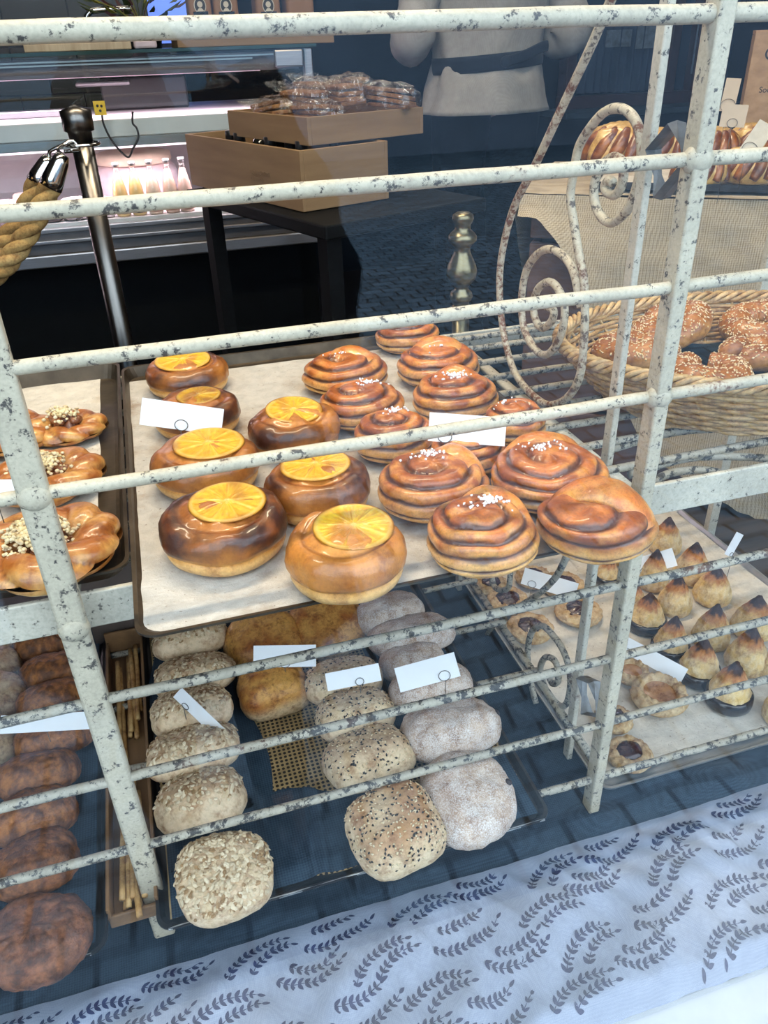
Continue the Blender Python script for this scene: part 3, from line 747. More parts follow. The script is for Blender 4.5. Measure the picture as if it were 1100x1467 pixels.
def seed_roll(b, label, seed, h=.052, tilt=0.0, zlift=0.0, n=420, rz=0.0, ry=.95, toast=.3):
    x, y, R = place(b, ZL+zlift, h)
    t = thing('seeded_roll', label, 'bread roll', (x, y, ZL+zlift+lift(R, ry, tilt)), 'seeded rolls on the middle bread tray', (tilt, 0, rz))
    o = loaf(t, M_roll, R, R*ry, h, seed, lambda x_, y_, z, n1, n2: lerp(lerp((.76, .59, .38), (.60, .41, .22), max(0, n2)), (.42, .19, .07), toast*sm(.6, .95, z)*max(0, min(1, .7+1.4*n1))), 3.0, .045)
    m = MB(); r = random.Random(seed)
    for p, nn in surface_points(o, n, lambda c, q: q.z > .12 and c.z > h*.33, seed):
        M = basis(nn+Vector((r.uniform(-.3, .3), r.uniform(-.3, .3), 0)), r.uniform(0, 6)); s = r.uniform(.0013, .0021)
        m.octa(p+nn*.0004, (s*1.25, s*.75, s*.5), M, (.022, .018, .016) if r.random() < .42 else lerp((.70, .52, .30), (.80, .66, .44), r.random()))
    tag(m.build('seeds', M_seed, t), kind='stuff'); return t
def floury_roll(b, label, seed, h=.055, tilt=0.0, zlift=0.0, rz=0.0, ry=.9, raisins=0):
    x, y, R = place(b, ZL+zlift, h)
    t = thing('raisin_bread', label, 'bread roll', (x, y, ZL+zlift+lift(R, ry, tilt)), 'floured raisin rolls on the middle bread tray', (tilt, 0, rz))
    o = loaf(t, M_flour, R, R*ry, h, seed, lambda x_, y_, z, n1, n2: lerp(lerp((.60, .45, .34), (.42, .28, .19), max(0, min(1, .4+n2*1.2))), (.28, .15, .10), .5*sm(.6, 1, z)*max(0, min(1, .3+n1*2))), 2.5, .06, 1.4)
    m = MB(); r = random.Random(seed+3)
    for p, nn in surface_points(o, raisins, lambda c, q: q.z > .3 and c.x > .35*R and abs(c.y) < .5*R, seed): m.blob(p-nn*.001, (.0055, .0048, .004), 10, 8, basis(nn, r.random()*6), (.03, .018, .02))
    if raisins: m.build('raisin', plain('raisin skin', (.03, .018, .018), .5, var=.4, vs=200, bump=.5, bs_=400), t)
    return t
def golden_roll(b, label, seed, h=.06, tilt=0.0, zlift=0.0, ry=.9, e=3.6):
    x, y, R = place(b, ZL+zlift, h)
    t = thing('golden_roll', label, 'bread roll', (x, y, ZL+zlift), None, (tilt, 0, .05))
    loaf(t, M_gold, R, R*ry, h, seed, lambda x_, y_, z, n1, n2: lerp((.74, .54, .32), lerp((.66, .33, .075), (.38, .12, .02), max(0, min(1, .25+1.1*n1+.9*n2))), sm(.38, .72, z+.15*n1)), e, .045)
    return t
def rye_roll(b, label, seed, h=.050, tilt=0.0, zlift=0.0, ry=.92, col=0.0, rz=0):
    x, y, R = place(b, ZL+zlift, h)
    t = thing('rye_roll', label, 'bread roll', (x, y, ZL+zlift+lift(R, ry, tilt)), 'dark rye rolls on the left bread tray', (tilt, 0, rz))
    A, B = lerp((.42, .155, .038), (.27, .10, .05), col), lerp((.14, .044, .011), (.10, .038, .020), col)
    loaf(t, M_rye, R, R*ry, h, seed, lambda x_, y_, z, n1, n2: lerp(A, B, max(0, min(1, .45+1.3*n2))), 2.2, .07, 2.2, 96, 52, fine=.03)
    return t
def light_roll(b, label, seed, h=.05, tilt=0, zlift=0):
    x, y, R = place(b, ZL+zlift, h)
    t = thing('wheat_roll', label, 'bread roll', (x, y, ZL+zlift), 'pale wheat rolls at the edge of the left bread tray', (tilt, 0, 0))
    loaf(t, M_gold, R, R*.9, h, seed, lambda x_, y_, z, n1, n2: lerp((.52, .36, .20), (.34, .17, .07), max(0, min(1, .3+n1+n2))), 2.4, .05); return t

M_cookie = crust('oat cookie crumb', .85, 0, .2, 260, .8, 200)
M_jam = crust('dark berry jam', .12, .6, .2, 150, .4, 120)
M_caramel = crust('set caramel', .25, .5, .1, 150, .15, 60)
def cookie(b, label, seed, kind='jam', h=.021, z=None):
    z = ZR if z is None else z; x, y, R = place(b, z, h)
    t = thing('thumbprint_cookie', label, 'cookie', (x, y, z), 'thumbprint cookies on the right tray')
    prof = (.58 if kind == 'jam' else .68)
    def fn(u, tt):
        ph = -PI/2+PI*tt; cu, su = math.cos(u), math.sin(u); cr = abs(math.cos(ph))**.6 if 0 < tt < 1 else 0
        n2 = fb(cu*cr*3+seed, su*cr*3, tt*3, 1.6); sz = abs(math.sin(ph)); zz = .45+.55*sz if ph > 0 else .45*(1-sz)
        if ph > 0: zz -= .5*sm(prof, prof-.22, cr)
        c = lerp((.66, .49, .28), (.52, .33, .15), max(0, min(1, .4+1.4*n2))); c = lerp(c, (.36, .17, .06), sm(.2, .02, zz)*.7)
        return (cu*cr*R*(1+.07*n2), su*cr*R*(1+.07*n2), max(0, zz*h*(1+.22*n2))), c
    m = MB(); m.dome(fn, 60, 34); m.build('crumb', M_cookie, t)
    m = MB(); q = R*(prof-.02)
    if kind == 'jam':
        def fj(u, tt):
            ph = -PI/2+PI*tt; n = nz(math.cos(u)*1.4, math.sin(u)*1.4, seed*1.7); n2 = fb(math.cos(u)*2*math.cos(ph), math.sin(u)*2*math.cos(ph), seed, 2.)
            d = 1+.22*n; return (math.cos(u)*math.cos(ph)*q*d, math.sin(u)*math.cos(ph)*q*d, h*.80+math.sin(ph)*h*.30*(1+.5*n2)), lerp((.050, .006, .014), (.022, .004, .012), max(0, min(1, .5+n2)))
        m.dome(fj, 36, 18); tag(m.build('jam', M_jam, t))
    else:
        def fj(u, tt):
            ph = -PI/2+PI*tt; return (math.cos(u)*math.cos(ph)*q*.93, math.sin(u)*math.cos(ph)*q*.93, h*.62+math.sin(ph)*h*.10), (.40, .19, .08)
        m.dome(fj, 36, 14); m.build('caramel', M_caramel, t)
    return t

M_coco = crust('toasted coconut', .8, 0, .12, 420, .8, 260)
M_choc = plain('dark chocolate', (.018, .012, .012), .22, coat=.4, var=.3, vs=40)
def cone(bx, by, apex_y, wpx, label, seed, choc=False, z=None):
    """coconut top: base middle in the photo, apex height and base width in pixels"""
    z = ZR if z is None else z; p = at(bx, by, z=z); d = dist(p); R = wpx/2*d/FOC
    hh = max(.035, min(.080, at(bx, apex_y, y=p.y).z-z))
    t = thing('coconut_top', label, 'pastry', (p.x, p.y, z), 'coconut tops on the right tray')
    pr = [(0, 0), (.86, 0), (.97, .05), (1.0, .14), (.97, .25), (.88, .38), (.74, .52), (.56, .66), (.37, .79), (.20, .90), (.10, .97), (.0, 1.0)]
    def fn(u, tt):
        k = tt*(len(pr)-1); i = min(int(k), len(pr)-2); f = k-i; r = pr[i][0]+(pr[i+1][0]-pr[i][0])*f; zz = pr[i][1]+(pr[i+1][1]-pr[i][1])*f
        cu, su = math.cos(u), math.sin(u); n2 = fb(cu*r*3+seed, su*r*3, zz*3, 1.8)
        c = lerp(lerp((.80, .54, .20), (.86, .68, .38), max(0, min(1, .5+n2))), (.52, .20, .05), sm(.52, .72, zz+.10*n2)); c = lerp(c, (.05, .020, .015), sm(.72, .84, zz+.08*n2))
        return (cu*r*R*(1+.07*n2), su*r*R*(1+.07*n2), zz*hh*(1+.02*n2)), c
    m = MB(); m.dome(fn, 48, 44); m.build('coconut_mass', M_coco, t)
    if choc:
        m = MB(); k = .26
        m.lathe([(0.2*R, .0003), (1.0*R, .0003), (1.09*R, .05*hh), (1.11*R, .14*hh), (1.08*R, k*hh), (.96*R, (k+.03)*hh), (.5*R, .2*hh)], 48); m.build('chocolate_base', M_choc, t)
    return t

M_bagel = crust('sesame bagel crust', .42, .3, .15, 260, .2, 120, sss=.03)
def sesame_ring(c, R, r, label, seed, rz=0, tilt=(0, 0), z=0, gap=.3, n=520):
    t = thing('sesame_twist', label, 'bread twist', (c[0], c[1], z), 'sesame twists in the wicker basket', (tilt[0], tilt[1], rz))
    N = 60; P = []; rs = []; cols = []
    for i in range(N+1):
        k = i/N; a = gap+(2*PI-2*gap)*k; P.append((math.cos(a)*R, math.sin(a)*R*.86, r*.93)); rs.append(r*(.45+.55*math.sin(PI*min(1, max(0, .10+.8*k)))**.55)*(1+.05*math.sin(k*40)))
    m = MB(); b0 = 0; m.tube(P, rs, 22, flat=.92)
    for q in range(len(m.v)):
        p = m.v[q]; i, k = q//22, q % 22; a = 2*PI*k/22; n2 = fb(p[0]*40+seed, p[1]*40, p[2]*40, 1.2)
        tw = abs(math.sin(PI*((i/N*4+k/22) % 1)))**.5; top = math.cos(a)
        c = lerp((.66, .36, .12), lerp((.40, .15, .035), (.23, .07, .017), max(0, n2)), sm(-.5, .5, top+.5*n2)); c = lerp(c, (.14, .045, .018), .5*sm(.4, .1, tw))
        m.c[q] = c; pc = Vector(P[min(i, N)]); m.v[q] = tuple(pc+(Vector(p)-pc)*(.90+.12*tw)); m.v[q] = (m.v[q][0], m.v[q][1], max(0.0, m.v[q][2]))
    o = m.build('dough', M_bagel, t)
    m = MB(); rr = random.Random(seed)
    for p, nn in surface_points(o, n, lambda c_, q: q.z > .05, seed):
        M = basis(nn, rr.uniform(0, 6)); s = rr.uniform(.0014, .0019); m.octa(p+nn*.0003, (s*1.2, s*.75, s*.5), M, lerp((.78, .58, .30), (.86, .72, .50), rr.random()))
    tag(m.build('sesame_seeds', M_seed, t), kind='stuff'); return t

def braid_bun(px, py, wpx, label, seed, z, Y=None, rz=0.):
    p = at(px, py, z=z+.02); R = wpx/2*dist(p)/FOC
    t = thing('glazed_braid', label, 'bun', (p.x, p.y, z), 'glazed buns on the tray over the burlap', (0, 0, rz))
    h = R*1.15
    loaf(t, M_sweet, R, R*.8, h, seed, lambda x_, y_, zz, n1, n2: lerp((.66, .38, .10), (.72, .46, .16), max(0, min(1, .5+n2))), 2.2, .08)
    m = MB()
    for k in range(6):
        a0 = -1.3+k*.52+.25*nz(k*2.3, seed, 0); P = []
        for i in range(12):
            s = i/11; aa = a0+.5*s; rr = R*(1.02-.12*s); th = .1+1.05*s
            P.append((math.sin(aa)*rr*math.cos(th*.8), -math.cos(aa)*rr*.85*math.cos(th*.85), h*(.12+.86*math.sin(th*.95))))
        b0 = len(m.v); m.tube(P, [R*.21*(.5+.5*math.sin(PI*(.1+.8*i/11))) for i in range(12)], 10)
        for q in range(b0, len(m.v)):
            v = m.v[q]; n2 = fb(v[0]*50, v[1]*50, v[2]*50+seed, 1); m.c[q] = lerp((.15, .040, .012), (.40, .14, .03), max(0, min(1, .30+1.2*n2))); m.v[q] = (v[0], v[1], max(.0005, v[2]))
    m.build('glazed_strands', M_sweet, t); return t
# ------------------------------------------------------------------ trays and papers
M_pan = plain('old blackened pan steel', (.085, .065, .045), .42, .75, var=.5, vs=18, bump=.2, bs_=60)
M_pan2 = plain('dark pan steel', (.045, .045, .047), .38, .7, var=.4, vs=22, bump=.15, bs_=80)
M_grey = plain('dull aluminium tray', (.42, .43, .43), .4, .8, var=.2, vs=22, bump=.1)
def paper(name, base, stain, amount=.6):
    if name in MATS: return MATS[name]
    m, nt, b = _mat(name); v = _coords(nt)
    n = _noise(nt, v, 9, 5, .6); n2 = _noise(nt, v, 45, 6, .7); n3 = _noise(nt, v, 260, 2, .5)
    r = _ramp(nt, n.outputs['Fac'], [(amount, 0), (amount+.16, .85)])
    c = _mixc(nt, r.outputs['Color'], base, stain)
    r2 = _ramp(nt, n2.outputs['Fac'], [(.38, .80), (.60, 1.0)]); c = _mixc(nt, 1.0, c, r2.outputs['Color'], 'MULTIPLY')
    r3 = _ramp(nt, n3.outputs['Fac'], [(.69, 0), (.73, .7)]); c = _mixc(nt, r3.outputs['Color'], c, (.14, .09, .05))
    nt.links.new(c, b.inputs['Base Color']); b.inputs['Roughness'].default_value = .6
    _bump(nt, b, n2.outputs['Fac'], .6, .006); MATS[name] = m; return m
M_paper = paper('browned baking paper', (.54, .505, .45), (.22, .115, .038), .53)
M_paper2 = paper('cream baking paper', (.66, .60, .51), (.40, .28, .15), .57)
def pan(name, label, x0, x1, y0, y1, z, hw, hf, mat, group=None, corner=.018):
    """baking tray: floor, flared walls with a rolled lip, a lower lip at the front"""
    t = thing(name, label, 'baking tray', ((x0+x1)/2, (y0+y1)/2, z-.003), group)
    m = MB(); cx_, cy_ = (x0+x1)/2, (y0+y1)/2; ax, ay = (x1-x0)/2, (y1-y0)/2
    def ring(grow, zz):
        P = []
        for (sx, sy, a0) in ((1, -1, -PI/2), (1, 1, 0), (-1, 1, PI/2), (-1, -1, PI)):
            for k in range(6):
                a = a0+PI/2*k/5; P.append(((ax+grow-corner)*sx+corner*math.cos(a)+cx_, (ay+grow-corner)*sy+corner*math.sin(a)+cy_, zz))
        return P
    def hgt(p): return hf if p[1] < y0+.02 else hw
    rings = [ring(-.004, z-.001), ring(0, z)]
    top = [(p[0], p[1], z+hgt(p)) for p in ring(.005, z)]
    lip = [(p[0], p[1], z+hgt(p)+.0005) for p in ring(.0085, z)]; lip2 = [(p[0], p[1], z+hgt(p)-.002) for p in ring(.0085, z)]
    und = [(p[0], p[1], z-.0025) for p in ring(.001, z)]
    R_ = rings+[top, lip, lip2, und]; n = len(R_[0]); vs = [p for r in R_ for p in r]
    fs = [tuple(range(n))] + [(j*n+k, j*n+(k+1) % n, (j+1)*n+(k+1) % n, (j+1)*n+k) for j in range(len(R_)-1) for k in range(n)] + [tuple((len(R_)-1)*n+k for k in range(n-1, -1, -1))]
    m.add(vs, fs); o = m.build('pan', mat, t, world=True, smooth=False); return t
def sheet(t, name, x0, x1, y0, y1, z, mat, seed, amp=.0022, droop=0, nu=60, nv=70, rag=.004):
    m = MB()
    def fn(u, v):
        x = x0+u*(x1-x0); y = y0+v*(y1-y0)
        x += rag*nz(y*14, seed, 0)*(1 if u in (0, 1) else 0); y += rag*1.2*nz(x*16, seed, 5)*(1 if v in (0, 1) else 0)
        zz = z+amp*max(0, fb(x, y, seed, 9))*(.35+.65*max(abs(u-.5), abs(v-.5))*2)
        if droop and v < .06: zz -= droop*(1-v/.06)**1.5
        return (x, y, zz)
    m.grid(fn, nu, nv); return m.build(name, mat, t, world=True)
mid = pan('baking_tray', 'blackened baking tray of orange and cinnamon buns in the middle of the upper shelf', -.052, .402, .530, 1.130, ZS-.0025, .014, .0035, M_pan)
sheet(mid, 'baking_paper', -.054, .398, .527, 1.112, ZS-.0022, M_paper, 1, droop=.0)
lft = pan('baking_tray', 'old brown baking tray of crumble buns on the upper shelf behind the left post', -.52, -.070, .626, 1.140, ZS-.0025, .020, .010, M_pan)
sheet(lft, 'baking_paper', -.515, -.092, .622+.006, 1.145, ZS-.0022, M_paper2, 2, droop=0)
def perforated():
    m, nt, b = _mat('perforated brass coloured sheet'); v = _coords(nt)
    mp = nt.nodes.new('ShaderNodeMapping'); mp.inputs['Scale'].default_value = (160, 160, 0); nt.links.new(v, mp.inputs['Vector'])
    vo = nt.nodes.new('ShaderNodeTexVoronoi'); vo.inputs['Randomness'].default_value = 0; vo.inputs['Scale'].default_value = 1.0; nt.links.new(mp.outputs['Vector'], vo.inputs['Vector'])
    r = _ramp(nt, vo.outputs['Distance'], [(.30, (.012, .010, .010)), (.36, (.50, .34, .16))]); n = _noise(nt, v, 30, 4)
    r2 = _ramp(nt, n.outputs['Fac'], [(.35, .55), (.65, 1.0)])
    nt.links.new(_mixc(nt, 1.0, r.outputs['Color'], r2.outputs['Color'], 'MULTIPLY'), b.inputs['Base Color']); b.inputs['Roughness'].default_value = .45
    _bump(nt, b, r.outputs['Color'], .4, .001); return m
def rim_line(t, x0, x1, y, z):
    m = MB(); n = 30; m.tube([(x0+(x1-x0)*i/n, y+.0015*nz(i*.5, 1, 0), z+.001*nz(i*.6, 0, 2)) for i in range(n+1)], .0017, 6); m.build('front_rim', M_grey, t, world=True)
mlow = pan('baking_tray', 'dark tray of seeded and oat rolls on the lower shelf, lined with navy cloth', -.103, .340, .540, 1.105, ZL-.0045, .012, .006, M_pan2)
rim_line(mlow, -.100, .338, .533, ZL+.0005)
sheet(mlow, 'perforated_sheet', -.098, .336, .548, 1.10, ZL-.0040, perforated(), 3, amp=.0006)
M_liner = weave('navy tray cloth', (.010, .022, .040), (.035, .062, .092), 620, bump=.35)
m = MB()
def liner(u, v):
    x = -.096+u*.432; y = .546+v*(.118+.03*math.sin(u*5+1)+.02*nz(u*6, 0, 0)); e = .003*max(0, fb(x, y, 9, 9))
    return (x, y, ZL-.0030+e+.005*math.exp(-((x-.075-.1*(y-.6))/.010)**2))
m.grid(liner, 80, 40); m.build('tray_cloth', M_liner, mlow, world=True)
m = MB()
def liner2(u, v):
    x = -.098+u*.13+.01*math.sin(v*9); y = .655+v*.435; return (x, y, ZL-.0030+.003*max(0, fb(x, y, 9, 9)))
m.grid(liner2, 30, 60); m.build('tray_cloth', M_liner, mlow, world=True)
m = MB(); m.grid(lambda u, v: (.215+u*.12, .70+.02*math.sin(u*6)+v*.39, ZL-.0030+.003*max(0, fb(u*.2, v*.4, 19, 9))), 30, 60); m.build('tray_cloth', M_liner, mlow, world=True)
llow = pan('baking_tray', 'dark tray of rye rolls on the lower shelf at the left edge', -.62, -.170, .538, 1.105, ZL-.0045, .010, .006, M_pan2)
rim_line(llow, -.60, -.178, .531, ZL+.0005)
m = MB(); m.grid(lambda u, v: (-.615+u*.440, .545+v*.55, ZL-.0030+.0025*max(0, fb(u*.44, v*.5, 29, 9))), 60, 60); m.build('tray_cloth', M_liner, llow, world=True)
ZR = H-.872
rlow = pan('baking_tray', 'aluminium tray of thumbprint cookies and coconut tops at the lower right', .470, .985, .604, 1.20, ZR-.0045, .007, .006, M_grey)
sheet(rlow, 'baking_paper', .473, .700, .618, 1.195, ZR-.0022, M_paper2, 5, amp=.0030)
sheet(rlow, 'baking_paper', .684, .980, .614, 1.195, ZR-.0018, M_paper2, 6, amp=.0020)

# ------------------------------------------------------------------ orange slice buns
O = orange_bun
O((209, 328, 505, 564), 'orange slice bun at the back left corner of the middle tray, bright flat slice', .70, 1, (-.10, .0), (-.06, .0), h=.050, brown=-.1)
O((218, 345, 550, 628), 'orange slice bun right behind the tilted blank card, its slice sunk and browned', .75, 2, (-.05, .0), (.1, .05), dim=.75, h=.048, sl=.50, brown=.35)
O((217, 371, 617, 709), 'orange slice bun with a dark scorched left edge just in front of the left card', .62, 3, (-.06, .03), (.12, .04), h=.054, brown=-.05)
O((233, 411, 694, 814), 'darkest orange slice bun, glossy black-brown rim, front left of the tray', .98, 4, (-.09, .03), (.10, .05), h=.060, sl=.62)
O((355, 487, 576, 650), 'orange slice bun standing alone in the middle, slice raised above a brown coil', .60, 5, (-.14, .06), (.05, .06), h=.054, sl=.62)
O((378, 531, 644, 744), 'orange slice bun with an even toasted rim between two rows, beside the cinnamon buns', .72, 6, (-.05, .0), (.0, .04), h=.056, brown=-.1)
O((407, 583, 731, 850), 'pale orange slice bun at the tray front with a half browned slice', .18, 7, (-.12, .03), (.16, .02), h=.060, sl=.66, brown=.22)
# ------------------------------------------------------------------ cinnamon buns
K = knot_bun
K((432, 556, 496, 567), 'cinnamon bun nearest the empty brown paper at the back, left of its group', 11, h=.052, spin=1, strap=((-.25, .78, .5), (.1, .35, .96), (.5, -.1, .86), (.74, -.3, .45)), pearl=22, ppos=(0, .1))
K((537, 632, 448, 508), 'farthest cinnamon bun, half lost in the cobble reflection at the tray back', 12, h=.050, spin=2.2, pearl=8)
K((566, 690, 480, 560), 'cinnamon bun at the back right of the tray under the brass finial', 13, h=.054, spin=3, strap=((-.76, .1, .5), (-.2, .25, .98), (.4, .1, .92), (.78, .0, .45)), pearl=26, ppos=(-.05, .1))
K((456, 582, 537, 618), 'cinnamon bun in the left column, second from the back, sugar across its top', 14, h=.052, spin=.4, pearl=40, ppos=(.2, .15), apex=(-.1, 0))
K((587, 716, 524, 604), 'cinnamon bun with a wide band of pearl sugar behind the right blank card', 15, h=.054, spin=4.4, pearl=48, ppos=(.0, .0), strap=((-.45, .65, .5), (.1, .42, .95), (.6, .2, .7), (.8, .0, .42)))
K((504, 624, 574, 668), 'cinnamon bun just left of the right blank card, white glare on it', 16, h=.054, spin=5.1, pearl=36, ppos=(.05, .22))
K((612, 726, 598, 690), 'cinnamon bun hidden under the right blank card', 17, h=.048, spin=.8, pearl=10)
K((690, 784, 556, 648), 'cinnamon bun at the tray right edge below the scroll', 18, h=.050, spin=2.8, pearl=14, ppos=(-.3, .2))
K((538, 704, 640, 744), 'cinnamon bun with a heap of pearl sugar, beside the two front orange buns', 19, h=.056, spin=.2, strap=((.15, .80, .5), (.42, .42, .90), (.66, .0, .76), (.76, -.35, .36)), pearl=52, ppos=(.0, .28), apex=(-.05, .0), brown=.42)
K((701, 877, 629, 727), 'wide cinnamon bun behind the two front ones, sugar on its crown', 20, h=.056, spin=1.5, turns=3.3, apex=(-.08, 0), pearl=42, ppos=(-.1, .22), aspect=.95, strap=((-.65, .5, .5), (-.1, .66, .82), (.45, .5, .78), (.80, .1, .4)))
K((609, 776, 698, 828), 'front cinnamon bun with a tight spiral and a small white sugar heap', 21, h=.060, spin=2.6, turns=3.4, apex=(-.08, .0), pearl=64, ppos=(.12, .22), brown=.45, strap=((-.2, .80, .55), (.25, .66, .88), (.64, .25, .78), (.80, -.25, .40)), curls=((.30, .62, .36, .75, .18, 1.0),), strap_w=.2)
K((768, 943, 687, 800), 'front right cinnamon bun with a broad smooth strap, overhanging the tray edge', 22, h=.056, spin=4.0, turns=2.2, apex=(-.30, -.22), pearl=10, ppos=(.15, .40), brown=.62, strap=((-.52, .62, .50), (-.20, .36, .90), (.20, .0, 1.0), (.50, -.40, .70), (.56, -.58, .36)), curls=((.46, .30, .46, .78, .10, 2.0),), strap_w=.36)
# ------------------------------------------------------------------ crumble buns on the left tray
def cr(b, label, seed, h=.040, **k):
    p = at((b[0]+b[1])/2, (b[2]+b[3])/2, z=ZS+h*.5); R = (b[1]-b[0])/2*dist(p)/FOC*.95; crumble_ring((p.x, p.y), R, label, seed, h, **k)
cr((-44, 171, 700, 836), 'largest crumble bun at the front of the left tray, heaped with pale crumble', 31, .056, crumb=90)
cr((-16, 146, 626, 712), 'crumble bun in the middle of the left tray, partly behind the post', 32, .052)
cr((42, 149, 560, 634), 'crumble bun with a bare rhubarb centre at the back of the left tray', 33, .050, crumb=14)
cr((-60, 76, 562, 652), 'crumble bun at the photo edge leaning on the back one of the left tray', 34, .052, z=ZS+.0)
cr((-150, -14, 640, 720), 'crumble bun cut by the photo edge on the left tray', 35, .050)
# ------------------------------------------------------------------ rolls of the middle lower tray
T = -.50
oat_roll((252, 388, 1184, 1318), 'front oat roll lying flat, its whole top thick with oats', 41, .050, .10, .0, 700, ry=.92)
oat_roll((226, 354, 1110, 1214), 'oat roll second from the front with a cut pale side', 42, .056, T*.8, .0, 360)
oat_roll((214, 346, 1052, 1134), 'oat roll third from the front of its row', 43, .052, T, .0)
oat_roll((219, 335, 998, 1070), 'oat roll in front of which the narrow tilted card hangs', 44, .052, T, .0)
oat_roll((222, 338, 950, 1014), 'oat roll fifth from the front, behind the tilted card', 45, .050, T, .0)
oat_roll((222, 330, 898, 960), 'oat roll sixth from the front, near the tray back', 46, .050, T, .0)
oat_roll((226, 322, 866, 912), 'last oat roll of the row, under the edge of the upper tray', 47, .046, T, .0, 200)
golden_roll((341, 441, 934, 1030), 'square golden roll in front, under the blank card of the lower tray', 51, .062, .10, ry=.82)
golden_roll((319, 430, 876, 950), 'golden crackled roll behind the blank card of the lower tray', 52, .056, .25, .004, e=2.6)
golden_roll((410, 524, 856, 922), 'pale split loaf at the back between golden and floured rolls', 53, .05, .35, .004, e=2.4)
seed_roll((499, 632, 1122, 1244), 'front seeded roll, square with a toasted top of sesame and poppy', 61, .064, .05, 0, 620, rz=.12, toast=.75)
seed_roll((467, 596, 1050, 1140), 'seeded roll second from the front, tilted, mostly black seeds', 62, .054, -.30, .0, rz=.1, ry=.8)
seed_roll((455, 568, 998, 1074), 'seeded roll third from the front between the two crossbars', 63, .054, -.40, .0, ry=.78)
seed_roll((438, 550, 946, 1026), 'seeded roll behind the small slanted card', 64, .054, -.4, .0, 300, ry=.78)
floury_roll((603, 733, 1076, 1200), 'front floured raisin roll, large with one dark raisin showing', 71, .056, .10, 0, ry=1.08, raisins=1)
floury_roll((574, 722, 1016, 1098), 'floured raisin roll second from the front, wide and white topped', 72, .060, -.35, .0, ry=.72, raisins=1)
floury_roll((557, 680, 962, 1030), 'floured raisin roll in front of the large slanted card', 73, .052, -.4, .0, ry=.75, raisins=0)
floury_roll((548, 642, 928, 988), 'floured raisin roll hidden behind the large slanted card', 74, .050, -.40, .0, ry=.75, raisins=0)
floury_roll((530, 654, 892, 950), 'floured raisin roll fifth from the front, by the rear iron post', 75, .050, -.40, .0, ry=.75, raisins=0)
floury_roll((510, 612, 850, 925), 'floured raisin roll farthest back under the upper tray', 76, .054, -.3, .0, ry=.8, raisins=0)
# ------------------------------------------------------------------ rye and wheat rolls of the left lower tray
rye_roll((-16, 126, 1272, 1408), 'front rye roll lying flat at the tray corner, reddish brown', 81, .048, .08, 0, col=.8)
rye_roll((-14, 112, 1198, 1300), 'rye roll second from the front of its row', 82, .050, -.30, .0, ry=.85, col=.4)
rye_roll((-10, 110, 1142, 1222), 'rye roll third from the front, under the third crossbar from below', 83, .050, -.4, .0, ry=.8, col=.1)
rye_roll((-4, 114, 1086, 1156), 'rye roll fourth from the front of its row', 84, .048, -.42, .0, ry=.78)
rye_roll((24, 136, 1040, 1094), 'rye roll just below the long blank card at the left', 85, .046, -.45, .0, ry=.75)
rye_roll((28, 124, 984, 1044), 'rye roll behind the long blank card at the left', 86, .048, -.45, .0, ry=.75)
rye_roll((30, 120, 944, 1002), 'rye roll second from the back of its row, shiny brown', 87, .048, -.45, .0, ry=.75)
rye_roll((20, 108, 900, 964), 'rye roll farthest back, under the white shelf rail', 88, .048, -.4, .0, ry=.75)
light_roll((-72, 24, 1026, 1090), 'pale wheat roll at the left edge beside the long card', 91, .05, .3, .004)
light_roll((-60, 36, 966, 1026), 'pale wheat roll at the left edge above the long card', 92, .05, .3, .004)
light_roll((-64, 30, 932, 984), 'pale wheat roll second from the back at the left edge', 93, .05, .3, .004)
light_roll((-60, 30, 908, 950), 'pale wheat roll at the left edge right under the shelf rail', 94, .05, .3, .004)
# ------------------------------------------------------------------ right lower tray
cookie((678, 728, 818, 858), 'jam cookie farthest back at the left paper edge, under the iron curl', 101)
cookie((697, 758, 838, 884), 'jam cookie beside the blank card at the left paper edge', 102)
cookie((726, 792, 872, 928), 'jam cookie in front of the small lower scroll', 103)
cookie((795, 862, 846, 906), 'jam cookie beside the inner iron post', 104)
cookie((776, 838, 815, 862), 'jam cookie peeking out behind the blank card', 105)
cookie((738, 790, 808, 846), 'jam cookie mostly hidden by the tray above', 106)
cookie((880, 930, 942, 984), 'caramel cookie under the long white card, smaller one', 107, 'caramel', .024)
cookie((904, 984, 962, 1028), 'large hollow caramel cookie in front of the white card', 108, 'caramel', .032)
cookie((852, 906, 1004, 1056), 'jam cookie half behind the right front post', 109)
cookie((868, 934, 1046, 1114), 'frontmost jam cookie by the tray corner', 110)
cone(951, 787, 742, 46, 'coconut top farthest back, its tip left of the empty paper', 121)
cone(988, 828, 775, 50, 'coconut top at the back right, behind the crossbar', 122)
cone(1018, 858, 813, 52, 'coconut top at the right paper edge below the leaning card', 123)
cone(933, 838, 784, 44, 'coconut top behind the small folded card', 124)
cone(964, 873, 826, 48, 'plain coconut top in the middle of the back group', 125)
cone(924, 896, 851, 52, 'chocolate dipped coconut top right beside the iron post', 126, True)
cone(958, 936, 885, 50, 'chocolate dipped coconut top behind the long white card', 127, True)
cone(1016, 920, 865, 52, 'coconut top under the second crossbar, in the middle column', 128)
cone(1075, 905, 856, 58, 'coconut top at the right, behind the last pair', 129)
cone(1066, 955, 902, 58, 'coconut top with a white powdered tip at the right front', 130)
cone(998, 970, 916, 56, 'chocolate dipped coconut top with a frosted tip, middle front', 131, True)
cone(1041, 1005, 949, 60, 'chocolate dipped coconut top nearest the tray front', 132, True)
cone(869, 832, 798, 34, 'coconut top glimpsed between the two iron posts', 133, True)
cone(905, 866, 836, 36, 'coconut top partly behind the front iron post', 134, True)
cone(1110, 968, 925, 50, 'coconut top cut by the right edge of the photo', 135)
cone(1118, 1030, 975, 54, 'coconut top cut by the right photo edge, nearest the front', 136)
